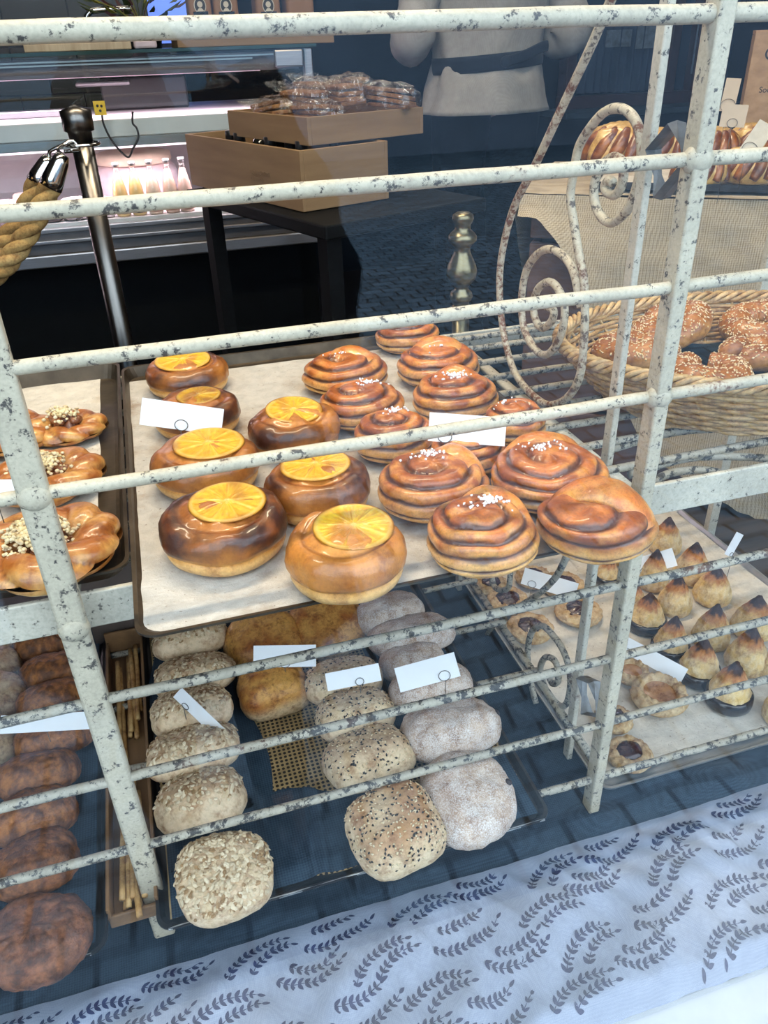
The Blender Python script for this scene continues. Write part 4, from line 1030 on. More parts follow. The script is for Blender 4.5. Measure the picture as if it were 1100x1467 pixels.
cone(896, 806, 764, 36, 'coconut top under the overhanging cinnamon bun', 137)
# ------------------------------------------------------------------ price cards on wire clips
M_card = plain('white card', (.84, .85, .86), .55, var=.02); M_kraft = plain('buff card', (.50, .38, .26), .7, var=.06)
M_wire = plain('thin dark wire', (.10, .09, .08), .4, .8)
def card(px, py, z, wpx, hpx, roll, label, squeeze=0., clip=.5, foot=None, mat=None, bend=0.0, group='blank price cards on wire clips'):
    p = at(px, py, z=z); d = dist(p); W, Hh = wpx*d/FOC, hpx*d/FOC/math.cos(squeeze)
    n = (CAM-p).normalized(); rx = right-n*right.dot(n); rx.normalize(); uy = n.cross(rx)
    M = Matrix((rx, uy, n)).transposed() @ Matrix.Rotation(math.radians(-roll), 3, 'Z') @ Matrix.Rotation(squeeze, 3, 'X')
    t = thing('price_card', label, 'price card', p, group)
    m = MB(); nu = 12; vs = []; fs = []
    for s in (0, 1):
        for j in (0, 1):
            for i in range(nu+1):
                a = i/nu-.5; vs.append(M @ Vector((a*W, (j-.5)*Hh, bend*(a*a*4-.5)*W+(.0005 if s else 0))))
    q = nu+1
    for i in range(nu):
        fs += [(i, q+i, q+i+1, i+1), (2*q+i, 2*q+i+1, 3*q+i+1, 3*q+i), (i, i+1, 2*q+i+1, 2*q+i), (q+i, 3*q+i, 3*q+i+1, q+i+1)]
    fs += [(0, 2*q, 3*q, q), (nu, q+nu, 3*q+nu, 2*q+nu)]
    m.add(vs, fs); m.build('card', mat or M_card, t, smooth=False)
    m = MB(); rr = Hh*.20*min(1.0, math.cos(squeeze)+.25); c0 = Vector(((clip-.5)*W, -Hh*.32, .0016))
    m.tube([M @ (c0+Vector((math.cos(a)*rr*1.2, math.sin(a)*rr, 0))) for a in [2*PI*k/20 for k in range(20)]], .00045, 6, closed=True)
    b = M @ (c0+Vector((0, -rr, 0))); fz = (foot if foot is not None else ZS+.002)-p.z
    m.tube([b, b+Vector((0, .001, (fz-b.z)*.5)), Vector((b.x, b.y+.002, fz))], .0005, 6); m.build('wire_clip', M_wire, t)
    return t
card(261, 597, ZS+.052, 114, 38, 8, 'blank white card tilted over the second orange bun at the left of the tray', clip=.5)
card(669, 615, ZS+.052, 110, 41, 4, 'blank white card standing among the cinnamon buns', clip=.22)
card(-4, 704, ZS+.060, 92, 34, -1, 'blank white card cut by the photo edge on the left crumble tray')
F = ZL+.001
card(68, 1035, ZL+.076, 122, 25, -3, 'long thin blank card across the rye rolls', clip=.5, foot=F, bend=-.05)
card(286, 1022, ZL+.075, 88, 17, 42, 'narrow blank card turned edgeways over the oat rolls', .9, clip=.25, foot=F)
card(408, 940, ZL+.078, 89, 31, -1, 'blank card standing above the golden rolls', foot=F, clip=.5)
card(506, 970, ZL+.082, 78, 25, -11, 'small slanted blank card above the seeded rolls', clip=.6, foot=F)
card(612, 963, ZL+.084, 89, 35, -15, 'large slanted blank card above the floured rolls', clip=.75, foot=F)
FR = ZR+.001
card(787, 836, ZR+.034, 78, 24, 17, 'blank card lying askew among the jam cookies', .3, clip=.2, foot=FR)
card(936, 806, ZR+.050, 60, 26, -16, 'folded blank card among the coconut tops by the front post', .3, clip=.25, foot=FR)
card(1051, 780, ZR+.085, 36, 10, -62, 'thin blank card leaning edgeways behind the coconut tops', .8, clip=.1, foot=FR)
card(936, 945, ZR+.030, 92, 23, 30, 'long white card lying between caramel cookies and coconut tops', .35, clip=.1, foot=FR)
# ------------------------------------------------------------------ grissini in their narrow box
gz = H-.818
m = MB(); gx0, gx1 = -.163, -.108
m.box(((gx0+gx1)/2, .80, gz-.004), (gx1-gx0, .46, .006)); m.box((gx0+.002, .80, gz+.012), (.004, .46, .028)); m.box((gx1-.002, .80, gz+.012), (.004, .46, .028)); m.box(((gx0+gx1)/2, 1.032, gz+.020), (gx1-gx0, .004, .044)); m.box(((gx0+gx1)/2, .572, gz+.005), (gx1-gx0, .004, .014))
tag(m.build('breadstick_box', wood('brown box wood', (.14, .075, .035), (.28, .15, .065), (30, 3, 30)), smooth=False, bevel=.001), 'long narrow brown wooden box of breadsticks between the two lower bread trays', 'box')
M_gris = crust('baked breadstick', .6, .1, .2, 120, .3, 90)
sticks = [(.580, .72, .25, .30), (.578, .74, .35, .42), (.585, .73, .5, .52), (.575, .75, .62, .45), (.590, .72, .72, .66), (.582, .74, .82, .72), (.588, .71, .42, .22), (.584, .76, .58, .62), (.560, .72, .66, .30), (.590, .77, .30, .16), (.595, .75, .88, .55), (.586, .78, .20, .28),
          (.80, .98, .35, .24), (.81, .99, .22, .18), (.84, 1.01, .62, .55), (.85, 1.02, .72, .66), (.83, 1.0, .78, .70), (.86, 1.02, .86, .80), (.84, .99, .52, .62), (.88, 1.02, .94, .88)]
for i, (ya, yb, ua, ub) in enumerate(sticks):
    w_ = gx1-gx0-.016; a = Vector((gx0+.008+ua*w_, ya, gz+.004+.0055*(i % 3))); b_ = Vector((gx0+.008+ub*w_, yb, gz+.005+.0055*((i+1) % 3)))
    m = MB(); n = 12; P = [a.lerp(b_, k/n)+Vector((.0008*nz(k*.6, i, 0), 0, .0006*nz(k*.6, i, 4))) for k in range(n+1)]
    m.tube(P, [.0034*(1+.10*nz(k*.9, i, 9)) for k in range(n+1)], 10)
    for q in range(len(m.v)): m.c[q] = lerp((.60, .38, .15), (.44, .23, .07), max(0, min(1, .4+1.3*nz(m.v[q][0]*90, m.v[q][1]*30, i))))
    o = m.build('breadstick', M_gris); front = i < 12
    o['label'] = ('thin breadstick in the bundle lying at the front of the narrow wooden box' if front else 'thin breadstick in the bundle lying at the back of the narrow wooden box')
    if i == 8: o['label'] = 'breadstick sticking out farthest over the front end of the narrow box'
    o['category'] = 'breadstick'; o['group'] = 'breadsticks in the front bundle' if front else 'breadsticks in the back bundle'
    if i == 8: o['group'] = 'breadsticks in the front bundle'
p = at(176, 905, y=1.045)
m = MB(); m.box((-.130, 1.050, gz+.075), (.10, .006, .16)); tag(m.build('cardboard_panel', plain('brown card', (.10, .072, .058), .8, var=.12, vs=30), smooth=False), 'plain brown card panel standing at the back of the breadstick box', 'panel')
# ------------------------------------------------------------------ wicker basket
M_wick = crust('peeled willow', .55, .1, .25, 200, .3, 160)
bz0, bz1 = H-.4060, H-.330
bk = thing('wicker_basket', 'oval willow basket of sesame twists on the upper shelf right of the posts', 'basket', (.725, .765, bz0), None, (0, 0, -.26))
A, B, Hb = .262, .172, bz1-bz0
def oval(a, k, g=0.0):
    s = .70+.30*k**.8; return Vector((math.cos(a)*(A*s+g), math.sin(a)*(B*s+g), k*Hb))
m = MB(); rows = 15; NS = 36
for j in range(rows):
    k = (j+.5)/rows*.97; P = []
    for i in range(NS*5):
        a = 2*PI*i/(NS*5); P.append(oval(a, k, .0028*math.sin(NS/2*a*1.0+j*PI)))
    m.col = lerp((.62, .42, .20), (.48, .29, .11), rnd.random()); m.tube(P, .0030, 6, closed=True)
for i in range(NS):
    a = 2*PI*(i+.5)/NS; m.col = (.55, .36, .16); m.tube([oval(a, q/6) for q in range(7)], .0022, 5)
m.build('woven_side', M_wick, bk)
m = MB()
for s in range(4):
    P = []
    for i in range(300):
        a = 2*PI*i/300; b_ = a*26+s*PI/2; c0 = oval(a, 1.0); P.append(c0+Vector((math.cos(a)*.0055*math.cos(b_), math.sin(a)*.0055*math.cos(b_), .0055*math.sin(b_)+.002)))
    m.col = lerp((.66, .45, .22), (.52, .33, .13), s/3); m.tube(P, .0034, 6, closed=True)
m.build('rim', M_wick, bk)
m = MB(); m.lathe([(0, .0), (.70, .0), (.705, .003), (0, .004)], 48); m.v = [(p[0]*A, p[1]*B, p[2]) for p in m.v]; m.col = (.5, .33, .14); m.c = [(.5, .33, .14)]*len(m.v); m.build('woven_base', M_wick, bk)
M_nap = weave('dark basket napkin', (.012, .022, .032), (.028, .045, .058), 700)
m = MB(); m.grid(lambda u, v: (math.cos(u*2*PI)*A*.80*v, math.sin(u*2*PI)*B*.80*v, .006+.018*v*v+.004*nz(u*6, v*3, 1)*v), 48, 10, True); o = m.build('basket_napkin', M_nap); o.location = bk.location; o.rotation_euler = bk.rotation_euler
tag(o, 'dark napkin lining the oval willow basket under the sesame twists', 'napkin')
def tw(px, py, zz, R, r, lab, seed, rz, tilt): p = at(px, py, z=bz0+zz); sesame_ring((p.x, p.y), R, r, lab, seed, rz, tilt, bz0+zz-r*.8)
tw(905, 507, .040, .036, .024, 'sesame twist at the left end of the wicker basket', 141, 2.4, (.1, .0))
tw(968, 470, .056, .036, .023, 'sesame twist standing up at the back of the basket behind the post', 142, 3.8, (.25, .2))
tw(1014, 540, .036, .036, .023, 'sesame twist at the front of the basket, thick with seeds', 143, 1.2, (.0, .0))
tw(1088, 512, .042, .036, .022, 'curled sesame twist with a hollow middle at the right of the basket', 144, 3.2, (.15, -.1))
tw(1094, 468, .052, .036, .023, 'sesame twist at the back right of the basket, cut by the photo edge', 145, 4.6, (.2, .0))
# ------------------------------------------------------------------ burlap draped crate with the tray of glazed buns
zt = H-.255
pA, pB = at(842, 264, z=zt+.005), at(1100, 270, z=zt+.005)
e1 = (pB-pA); e1.z = 0; e1.normalize(); e2 = Vector((-e1.y, e1.x, 0))
O0 = Vector((pA.x, pA.y, 0)); ang = math.atan2(e1.y, e1.x)
def loc(s, d, z): return O0+e1*s+e2*d+Vector((0, 0, z))
s0, s1, dep = -.105, .92, .42
Mrot = Matrix.Rotation(ang, 3, 'Z')
M_brown = wood('red brown crate wood', (.075, .034, .022), (.14, .065, .040), (2, 2, 25), .6)
t = thing('draped_crate', 'brown wooden crate stand under the burlap behind the wicker basket', 'crate', loc(.4, .2, BENCH))
for k, (zz, hh) in enumerate(((.29, .17), (.47, .17), (.65, .17), (.780, .07))):
    m = MB(); m.box(loc((s0+s1)/2, .012, zz+.0), (s1-s0, .018, hh), Mrot); m.box(loc((s0+s1)/2, dep-.012, zz), (s1-s0, .018, hh), Mrot)
    m.box(loc(s0+.009, dep/2, zz), (.018, dep-.045, hh), Mrot); m.box(loc(s1-.009, dep/2, zz), (.018, dep-.045, hh), Mrot); m.build('board', M_brown, t, world=True, smooth=False, bevel=.003)
m = MB(); m.box(loc((s0+s1)/2, dep/2, zt-.032), (s1-s0, dep, .020), Mrot); m.build('top_board', M_brown, t, world=True, smooth=False)
M_burlap = weave('coarse burlap', (.26, .195, .12), (.47, .375, .25), 640, stripe=.7, bump=.6)
def bz_(s, d): return zt-.010+.004*fb(s*2, d*2, 3, 4)
m = MB(); m.grid(lambda u, v: loc(s0-.024+u*(s1-s0+.034), -.022+v*(dep+.03), bz_(u, v)), 60, 30)
def front(u, v):
    s = s0-.02+u*(s1-s0+.03)
    hem = zt-.05-.50*sm(.0, .34, s-s0)-.12*sm(.3, .6, s-s0)+.006*nz(s*40, 0, 0)
    z = (zt-.012)+(hem-(zt-.012))*v
    return loc(s, -.024-.020*v-.012*math.sin(s*19+v*2)*v-.010*fb(s, z, 1, 5), z)
m.grid(front, 110, 50)
def side(u, v):
    d = -.012+u*(dep+.01); hem = zt-.06-.17*sm(.08, .20, d)+.008*nz(d*40, 3, 0); z = (zt-.012)+(hem-(zt-.012))*v
    return loc(s0-.026-.018*v-.010*math.sin(d*20)*v, d, z)
m.grid(side, 40, 24)
tag(m.build('burlap_cloth', M_burlap), 'frayed beige burlap cloth hanging over the crate with its corner folded up', 'cloth')
m = MB(); T0 = pan  # tray is turned with the crate
tr = thing('baking_tray', 'dark tray of glazed buns standing on the burlap at the top right', 'baking tray', loc(.36, .15, zt-.004))
m = MB(); m.box(loc(.36, .15, zt-.001), (.70, .30, .003), Mrot)
for (s, d, a, b_) in ((.36, .001, .70, .004), (.36, .299, .70, .004), (.011, .15, .004, .30), (.709, .15, .004, .30)): m.box(loc(s, d, zt+.004), (a, b_, .012), Mrot)
m.build('pan', M_pan2, tr, world=True, smooth=False)
m = MB(); m.grid(lambda u, v: loc(.014+u*.69, .004+v*.29, zt+.0015+.003*max(0, fb(u*6, v*3, 2, 1))), 30, 16); m.build('baking_paper', M_paper2, tr, world=True)
for (px, py, w_, lab, sd) in ((886, 224, 96, 'glazed bun with a shiny brown top at the left end of the burlap tray', 151), (950, 220, 80, 'glazed bun between the two iron posts on the burlap tray', 152), (1012, 222, 84, 'glazed bun just right of the front post on the burlap tray', 153), (1082, 216, 84, 'glazed bun at the right photo edge on the burlap tray', 154), (1002, 248, 74, 'low glazed bun in the front row of the burlap tray by the post', 155), (1072, 246, 80, 'low glazed bun in the front row of the burlap tray near the photo edge', 156)):
    braid_bun(px, py, w_, lab, sd, zt+.004, rz=ang+.2*math.sin(sd))
kz = zt+.004
card(1051, 166, zt+.135, 34, 29, 2, 'small buff card on a wire above the glazed buns', mat=M_kraft, foot=kz, clip=.5, group='buff cards above the glazed buns')
card(1084, 200, zt+.085, 26, 46, 28, 'tilted cream card leaning on a glazed bun at the right', mat=plain('cream card', (.66, .58, .45), .7, var=.1, vs=60), foot=kz, clip=.5, group='buff cards above the glazed buns')
card(1046, 136, zt+.15, 20, 42, 3, 'upper buff card half behind another card beside the wine crate', mat=M_kraft, foot=kz, clip=.5, group='buff cards above the glazed buns')
# wine crate standing on end behind the tray
M_pine = wood('pale pine', (.40, .22, .095), (.56, .33, .16), (3, 40, 40), .55)
M_ink = plain('black print', (.015, .013, .012), .6, var=.05)
def text_mb(s, size, m, origin, ux, uy, nrm, extrude=.0004):
    cu = bpy.data.curves.new('t', 'FONT'); cu.body = s; cu.size = size; cu.extrude = extrude
    o = bpy.data.objects.new('t', cu); C.objects.link(o); bpy.context.view_layer.update()
    me = o.to_mesh(); ux, uy, nrm, origin = Vector(ux), Vector(uy), Vector(nrm), Vector(origin)
    m.add([origin+ux*v.co.x+uy*v.co.y+nrm*v.co.z for v in me.vertices], [tuple(p.vertices) for p in me.polygons])
    o.to_mesh_clear(); bpy.data.objects.remove(o); bpy.data.curves.remove(cu)
cd = .335; pw = at(1058, 180, z=zt+.02); sw = (pw-O0).dot(e1); dw = (pw-O0).dot(e2)
pt = at(1066, 62, x=None, y=None, z=None) if False else None
k = dist(pw)/FOC; ch = 124*k; cw = .34
t = thing('wine_crate', 'pale wooden wine crate with black lettering standing behind the buns at the right edge', 'crate', loc(sw+cw/2, dw+.05, zt))
m = MB(); m.box(loc(sw+cw/2, dw, zt+ch/2+.004), (cw, .010, ch), Mrot); m.build('front_panel', M_pine, t, world=True, smooth=False, bevel=.0015)
m = MB()
for (s, d, z, a, b_, c_) in ((sw+cw/2, dw+.085, zt+.009, cw, .16, .010), (sw+cw/2, dw+.085, zt+ch, cw, .16, .010), (sw+.005, dw+.085, zt+ch/2, .010, .16, ch-.012), (sw+cw-.005, dw+.085, zt+ch/2, .010, .16, ch-.012)): m.box(loc(s, d, z), (a, b_, c_), Mrot)
m.build('side_panels', M_pine, t, world=True, smooth=False)
m = MB(); up_ = Vector((0, 0, 1))
text_mb('C', .046, m, loc(sw+.030, dw-.0056, zt+ch*.735), e1, up_, -e2); text_mb('HAT', .032, m, loc(sw+.062, dw-.0056, zt+ch*.740), e1, up_, -e2)
text_mb('Souv', .020, m, loc(sw+.034, dw-.0056, zt+ch*.42), e1, up_, -e2)
m.box(loc(sw+.075, dw-.0056, zt+ch*.57), (.008, .0006, .022), Mrot); m.box(loc(sw+.085, dw-.0056, zt+ch*.575), (.004, .0006, .030), Mrot); m.box(loc(sw+.093, dw-.0056, zt+ch*.568), (.006, .0006, .016), Mrot)
m.build('lettering', M_ink, t, world=True, smooth=False)

# ------------------------------------------------------------------ brass post with a turned finial
pf = at(661, 400, y=1.205); fz = lambda py: at(661, py, y=1.205).z
M_brass = plain('dull old brass', (.20, .17, .10), .30, .9, var=.25, vs=30, bump=.05)
t = thing('brass_post', 'dull brass post with a turned finial standing behind the middle tray', 'post', (pf.x, 1.205, BENCH))
kk = dist(pf)/FOC; z0 = fz(303); L = [(0, 0), (9, 1), (14, 4), (15, 9), (13, 14), (11, 17), (11, 22), (17, 27), (20, 31), (20, 36), (15, 41), (11, 46), (12, 52), (15, 58), (20, 68), (22, 76), (21, 84), (15, 92), (10, 96), (10, 100), (15, 104), (17, 110), (15, 115), (12, 117), (12, 122), (17, 126), (18, 131), (16, 135), (12.5, 138)]
m = MB(); m.lathe([(max(.0002, r*kk), z0-BENCH-d*kk*1.06) for r, d in reversed(L)], 32); m.build('finial', M_brass, t)
m = MB(); m.lathe([(12.5*kk, .0), (12.5*kk, z0-BENCH-138*kk*1.06+.002)], 28); m.lathe([(.03, 0), (.03, .006), (.015, .012)], 28); m.build('shaft', M_brass, t)

# ------------------------------------------------------------------ stanchion and ropes
M_steel = plain('brushed steel', (.16, .15, .14), .28, 1.0, var=.2, vs=4, bump=.06, bs_=40, vscale=(40, 40, 1))
M_chrome = plain('bright chrome', (.62, .60, .56), .12, 1.0, var=.05)
ys = 1.62
ps = at(108, 160, y=ys); kk = dist(ps)/FOC; zs = at(107, 149, y=ys).z
t = thing('stanchion', 'brushed steel barrier post at the left with a conical cap', 'stanchion', (ps.x, ys, 0))
m = MB(); m.lathe([(.15, .0), (.15, .012), (.06, .022), (.0, .022)], 40); m.build('foot', M_steel, t)
m = MB(); m.lathe([(15.5*kk, .02), (15.5*kk, zs-42*kk)], 32); m.build('pole', M_steel, t)
m = MB(); m.lathe([(16*kk, zs-50*kk), (17*kk, zs-36*kk), (21.5*kk, zs-34*kk), (22*kk, zs-8*kk), (0.0005, zs)], 36); m.build('cap', M_steel, t)
zr = zs-52*kk
m = MB(); m.tube([(math.cos(a)*24*kk, math.sin(a)*24*kk, zr) for a in [2*PI*i/28 for i in range(28)]], 2.4*kk, 8, closed=True); m.build('ring', M_chrome, t)
M_rope = crust('hemp rope', .85, 0, .3, 260, .7, 240)
def rope(fx, fy, gx, gy, y0, lab, far):
    a = at(fx, fy, y=y0); b_ = at(gx, gy, y=y0)             # ferrule top and bottom
    d = (b_-a).normalized(); r = dist(a)/FOC
    t = thing('barrier_rope', lab, 'rope', a, 'rope ends hooked to the steel post')
    q = Vector((0, 0, 1)).rotation_difference(d).to_matrix(); Lf = (b_-a).length
    m = MB(); m.lathe([(.002, -.002), (9*r, 0), (12*r, .2*Lf), (15.5*r, .75*Lf), (16.5*r, Lf), (14*r, Lf)], 24, (0, 0, 0), q); m.build('ferrule', M_chrome, t)
    hk = Vector((ps.x-.018, ys-.022, zr)); m = MB(); P = spline([Vector((0, 0, 0)), (hk-a)*.35+Vector((-.012, 0, .004)), (hk-a)*.8+Vector((-.010, 0, .004)), (hk-a)+Vector((.004, .0, .008)), (hk-a)*.9+Vector((.014, 0, -.004)), (hk-a)*.5+Vector((.006, 0, 0))], 6); m.tube(P, 2.6*r, 8); m.build('snap_hook', M_chrome, t)
    e = [at(px, py, y=y0-dy)-a for px, py, dy in far]; path = spline([b_-a-d*.006]+e, 24)
    m = MB(); L = [0]
    for i in range(1, len(path)): L.append(L[-1]+(path[i]-path[i-1]).length)
    R = 15.5*r
    for s in range(3):
        P = []
        for i, p in enumerate(path):
            tg = (path[min(i+1, len(path)-1)]-path[max(i-1, 0)]).normalized(); u = tg.cross(Vector((0, 1, 0))).normalized(); v = tg.cross(u); an = L[i]/(R*5.2)*2*PI+s*2*PI/3
            P.append(p+(u*math.cos(an)+v*math.sin(an))*R*.50)
        m.col = ((.44, .27, .09), (.36, .21, .065), (.50, .32, .12))[s]; m.tube(P, R*.56, 10)
    m.build('twisted_rope', M_rope, t)
rope(90, 222, 72, 268, 1.56, 'front tan hemp barrier rope with a chrome end hooked on the steel post', [(58, 300, 0), (30, 350, 0), (-5, 392, 0), (-70, 430, -.02), (-160, 440, -.03)])
rope(72, 226, 54, 262, 1.61, 'rear tan hemp barrier rope running down to the left beside the front one', [(38, 300, 0), (8, 345, 0), (-40, 392, 0), (-110, 420, 0), (-200, 430, 0)])

# ------------------------------------------------------------------ side table with two wooden boxes of packed goods
M_box = wood('pale box wood', (.18, .102, .045), (.25, .15, .07), (3, 3, 30), .6)
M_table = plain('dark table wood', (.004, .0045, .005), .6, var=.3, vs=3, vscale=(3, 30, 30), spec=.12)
tz = H-.30
f1 = at(435, 305, z=tz); f2 = at(275, 265, z=tz); f3 = at(490, 290, z=tz)
u1 = (f2-f1); u2 = (f3-f1); w1, w2 = u1.length, max(.20, u2.length); u1.normalize(); u2 = Vector((u1.y, -u1.x, 0)); u2 = u2 if u2.dot(f3-f1) > 0 else -u2
tabc = f1+u1*.16+u2*.30; tabc.z = 0
t = thing('side_table', 'dark wooden side table in the shadow under the packed goods boxes', 'table', tabc)
Mt = Matrix((u1, u2, Vector((0, 0, 1)))).transposed()
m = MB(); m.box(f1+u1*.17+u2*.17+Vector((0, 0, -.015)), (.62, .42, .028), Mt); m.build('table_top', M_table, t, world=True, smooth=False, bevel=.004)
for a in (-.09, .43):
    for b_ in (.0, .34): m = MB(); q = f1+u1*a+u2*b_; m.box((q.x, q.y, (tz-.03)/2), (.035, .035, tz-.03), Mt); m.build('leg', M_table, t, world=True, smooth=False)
def open_box(name, lab, o, la, lb, hh, z, th=.009, slot=True):
    t = thing(name, lab, 'box', (o+u1*la/2+u2*lb/2).to_tuple()[:2]+(z,), 'wooden boxes of packed goods')
    for (a, b_, x, y) in ((la/2, th/2, la, th), (la/2, lb-th/2, la, th), (th/2, lb/2, th, lb-2*th), (la-th/2, lb/2, th, lb-2*th)):
        m = MB(); c = o+u1*a+u2*b_; m.box((c.x, c.y, z+hh/2), (x, y, hh), Mt); m.build('side', M_box, t, world=True, smooth=False, bevel=.001)
    m = MB(); c = o+u1*la/2+u2*lb/2; m.box((c.x, c.y, z+.003), (la-2*th, lb-2*th, .006), Mt); m.build('bottom', M_box, t, world=True, smooth=False); return t
h1 = .115
lb_ = open_box('wooden_box', 'lower wooden box with dark bottles, printed faintly on its long side', f1, w1, max(w2, .22), h1, tz+.001)
m = MB(); pr = plain('faded brown print', (.17, .10, .05), .7)
for i, (a, z, L_) in enumerate(((.17, .060, .085), (.185, .047, .055), (.062, .030, .010), (.058, .038, .006), (.066, .040, .005))):
    c = f1+u1*a-u2*.0006; 
    for q in range(max(1, int(L_/.006))): m.box((c.x+u1.x*(q*.006-L_/2), c.y+u1.y*(q*.006-L_/2), tz+z), (.0042, .0008, .006+.003*(q % 3 == 0)), Mt)
m.build('printing', pr, lb_, world=True, smooth=False)
g1 = at(442, 208, z=tz+h1+.006); zb2 = tz+h1+.004
ub = open_box('wooden_box', 'upper shallow wooden box heaped with cellophane bags of crispbread', g1, .34, .30, .052, zb2)
M_glassd = plain('dark bottle glass', (.010, .012, .010), .12, coat=.5); M_cap = plain('black cap', (.012, .012, .013), .3)
for i, (a, b_) in enumerate(((.40, .06), (.34, .05), (.30, .13), (.42, .15), (.07, .05), (.13, .06), (.05, .12), (.20, .05))):
    c = f1+u1*min(a, w1-.05)+u2*b_; t = thing('bottle', 'dark stubby bottle standing in the lower wooden box', 'bottle', (c.x, c.y, tz+.008), 'dark bottles in the wooden box')
    m = MB(); m.lathe([(.026, 0), (.027, .006), (.027, .07), (.020, .088), (.012, .098)], 18); m.build('body', M_glassd, t); m = MB(); m.lathe([(.0135, .092), (.0135, .116), (.012, .118)], 16); m.build('cap', M_cap, t)
M_cello = thin_glass('cellophane', (1, .99, .96), .10, .06, wrinkle=55); M_crisp = crust('seeded crispbread', .8, 0, .35, 160, .8, 130)
cell_lab = ['left end, lying flat', 'left of the middle, on top', 'middle of the heap', 'back row behind the middle', 'right of the middle', 'right end, its corner sticking up', 'front left corner of the heap', 'front right of the heap']
for i, (a, b_, z, rz) in enumerate(((.27, .09, .048, .2), (.22, .16, .082, -.3), (.15, .10, .070, .3), (.17, .22, .085, .1), (.10, .16, .080, -.2), (.05, .25, .070, .4), (.20, .05, .044, -.1), (.07, .07, .046, .15))):
    c = g1+u1*a+u2*b_; t = thing('crispbread_bag', 'cellophane bag of seeded crispbread in the upper wooden box, '+cell_lab[i], 'bag', (c.x, c.y, zb2+z), 'cellophane bags in the upper box', (.12*math.sin(i*3), .12*math.cos(i*2), math.atan2(u1.y, u1.x)+rz))
    m = MB()
    for q in range(4):
        m.add(*(lambda M_: ([(p[0], p[1], p[2]) for p in M_.v], M_.f, [lerp((.30, .14, .045), (.20, .085, .03), rnd.random())]*len(M_.v)))(MB().box((.004*q-.006, .003*math.sin(q*3), -.014+q*.010), (.095, .058, .008), (.05*math.sin(q), .04*math.cos(q*2), .1*math.sin(q*5)))))
    m.build('crispbread', M_crisp, t, smooth=False, bevel=.002)
    m = MB()
    def sh(u, tt):
        ph = -PI/2+PI*tt; k = sq(u, 4); cr = abs(math.cos(ph))**.5 if 0 < tt < 1 else 0; n = 1+.16*nz(math.cos(u)*4*cr, math.sin(u)*4*cr, tt*5+i)
        return (math.cos(u)*k*cr*.062*n, math.sin(u)*k*cr*.040*n, math.sin(ph)*.031*n+(.006*nz(u*6, tt*6, i))), (1, 1, 1)
    m.dome(sh, 40, 18); m.grid(lambda u, v: (.058+u*.035, (v-.5)*(.05+.03*u), .012+.02*u+.006*nz(u*5, v*7, i)), 8, 8); m.build('cellophane', M_cello, t, smooth=False)

# ------------------------------------------------------------------ glazed serving counter
yc = 2.5; xl, xr = -1.9, .56
def cz(px, py, y=yc): return at(px, py, y=y).z
zt_ = cz(0, 80); zb_ = cz(0, 390); z_deck = zb_+.115
M_dk = plain('dark counter front', (.002, .003, .004), .7, var=.2, spec=.1); M_alu = plain('satin counter steel', (.36, .35, .36), .33, .9, var=.1, vscale=(1, 20, 20))
M_white = plain('white counter liner', (.66, .62, .64), .45, var=.05); M_tint = thin_glass('counter glass', (.93, .97, .96), .04)
t = thing('serving_counter', 'long lit glass serving counter with steel trims along the back left', 'counter', ((xl+xr)/2, yc+.35, 0))
def part(name, lo, hi, mat, **k):
    m = MB(); m.box([(a+b_)/2 for a, b_ in zip(lo, hi)], [b_-a for a, b_ in zip(lo, hi)]); return m.build(name, mat, t, world=True, smooth=False, **k)
part('plinth', (xl, yc+.10, .0), (xr-.02, yc+.75, zb_), M_dk)
part('base_trim', (xl, yc-.01, zb_), (xr-.03, yc+.02, zb_+.035), M_alu, bevel=.004)
part('deck_front', (xl, yc+.0, zb_+.035), (xr-.03, yc+.02, z_deck-.022), plain('grey counter band', (.10, .10, .11), .4, .3), bevel=.003)
part('base_trim', (xl, yc-.012, z_deck-.050), (xr-.03, yc+.012, z_deck-.040), M_alu, bevel=.002)
part('base_trim', (xl, yc-.006, z_deck-.022), (xr-.03, yc+.03, z_deck-.010), M_alu, bevel=.002)
part('deck', (xl, yc+.02, z_deck-.012), (xr-.03, yc+.70, z_deck), M_white)
part('back_panel', (xl, yc+.70, z_deck-.012), (xr-.03, yc+.74, z_deck+.22), M_white)
zs_ = cz(0, 212); zs2 = cz(0, 180)
part('lit_ledge', (xl, yc+.02, zs_+.008), (xr-.05, yc+.62, zs2+.0), M_white, bevel=.003)
part('ledge_trim', (xl, yc+.0, zs_-.014), (xr-.05, yc+.30, zs_+.008), M_alu)
part('tube_lamp', (xl+.1, yc+.05, zs_-.024), (xr-.12, yc+.075, zs_-.014), glow('pinkish tube lamp', (1.0, .72, .82), 2.2))
part('top_glass', (xl, yc-.01, zt_-.004), (xr, yc+.62, zt_+.004), plain('green edged glass top', (.02, .05, .045), .08, coat=.5))
for k, zz in enumerate((cz(0, 92), cz(0, 97))): part('canopy_line', (xl, yc+.004, zz-.002), (xr-.12-.06*k, yc+.012, zz+.002), M_alu)
part('canopy', (xl, yc+.012, cz(0, 116)), (xr-.05, yc+.07, cz(0, 88)), plain('mauve grey canopy', (.12, .085, .10), .5, .2, var=.15, vs=3))
part('tube_lamp', (xl+.1, yc+.08, cz(0, 118)), (xr-.15, yc+.10, cz(0, 114)), glow('dim pink lamp', (1.0, .6, .75), .8))
part('front_glass', (xl, yc-.008, z_deck-.01), (xr-.03, yc-.003, zt_-.006), M_tint)
part('end_post', (xr-.035, yc-.004, z_deck-.03), (xr-.012, yc+.03, zt_-.006), M_alu, bevel=.003)
part('hinge_block', (xr-.12, yc-.016, cz(430, 95)), (xr-.04, yc+.0, cz(430, 70)), M_alu, bevel=.004)
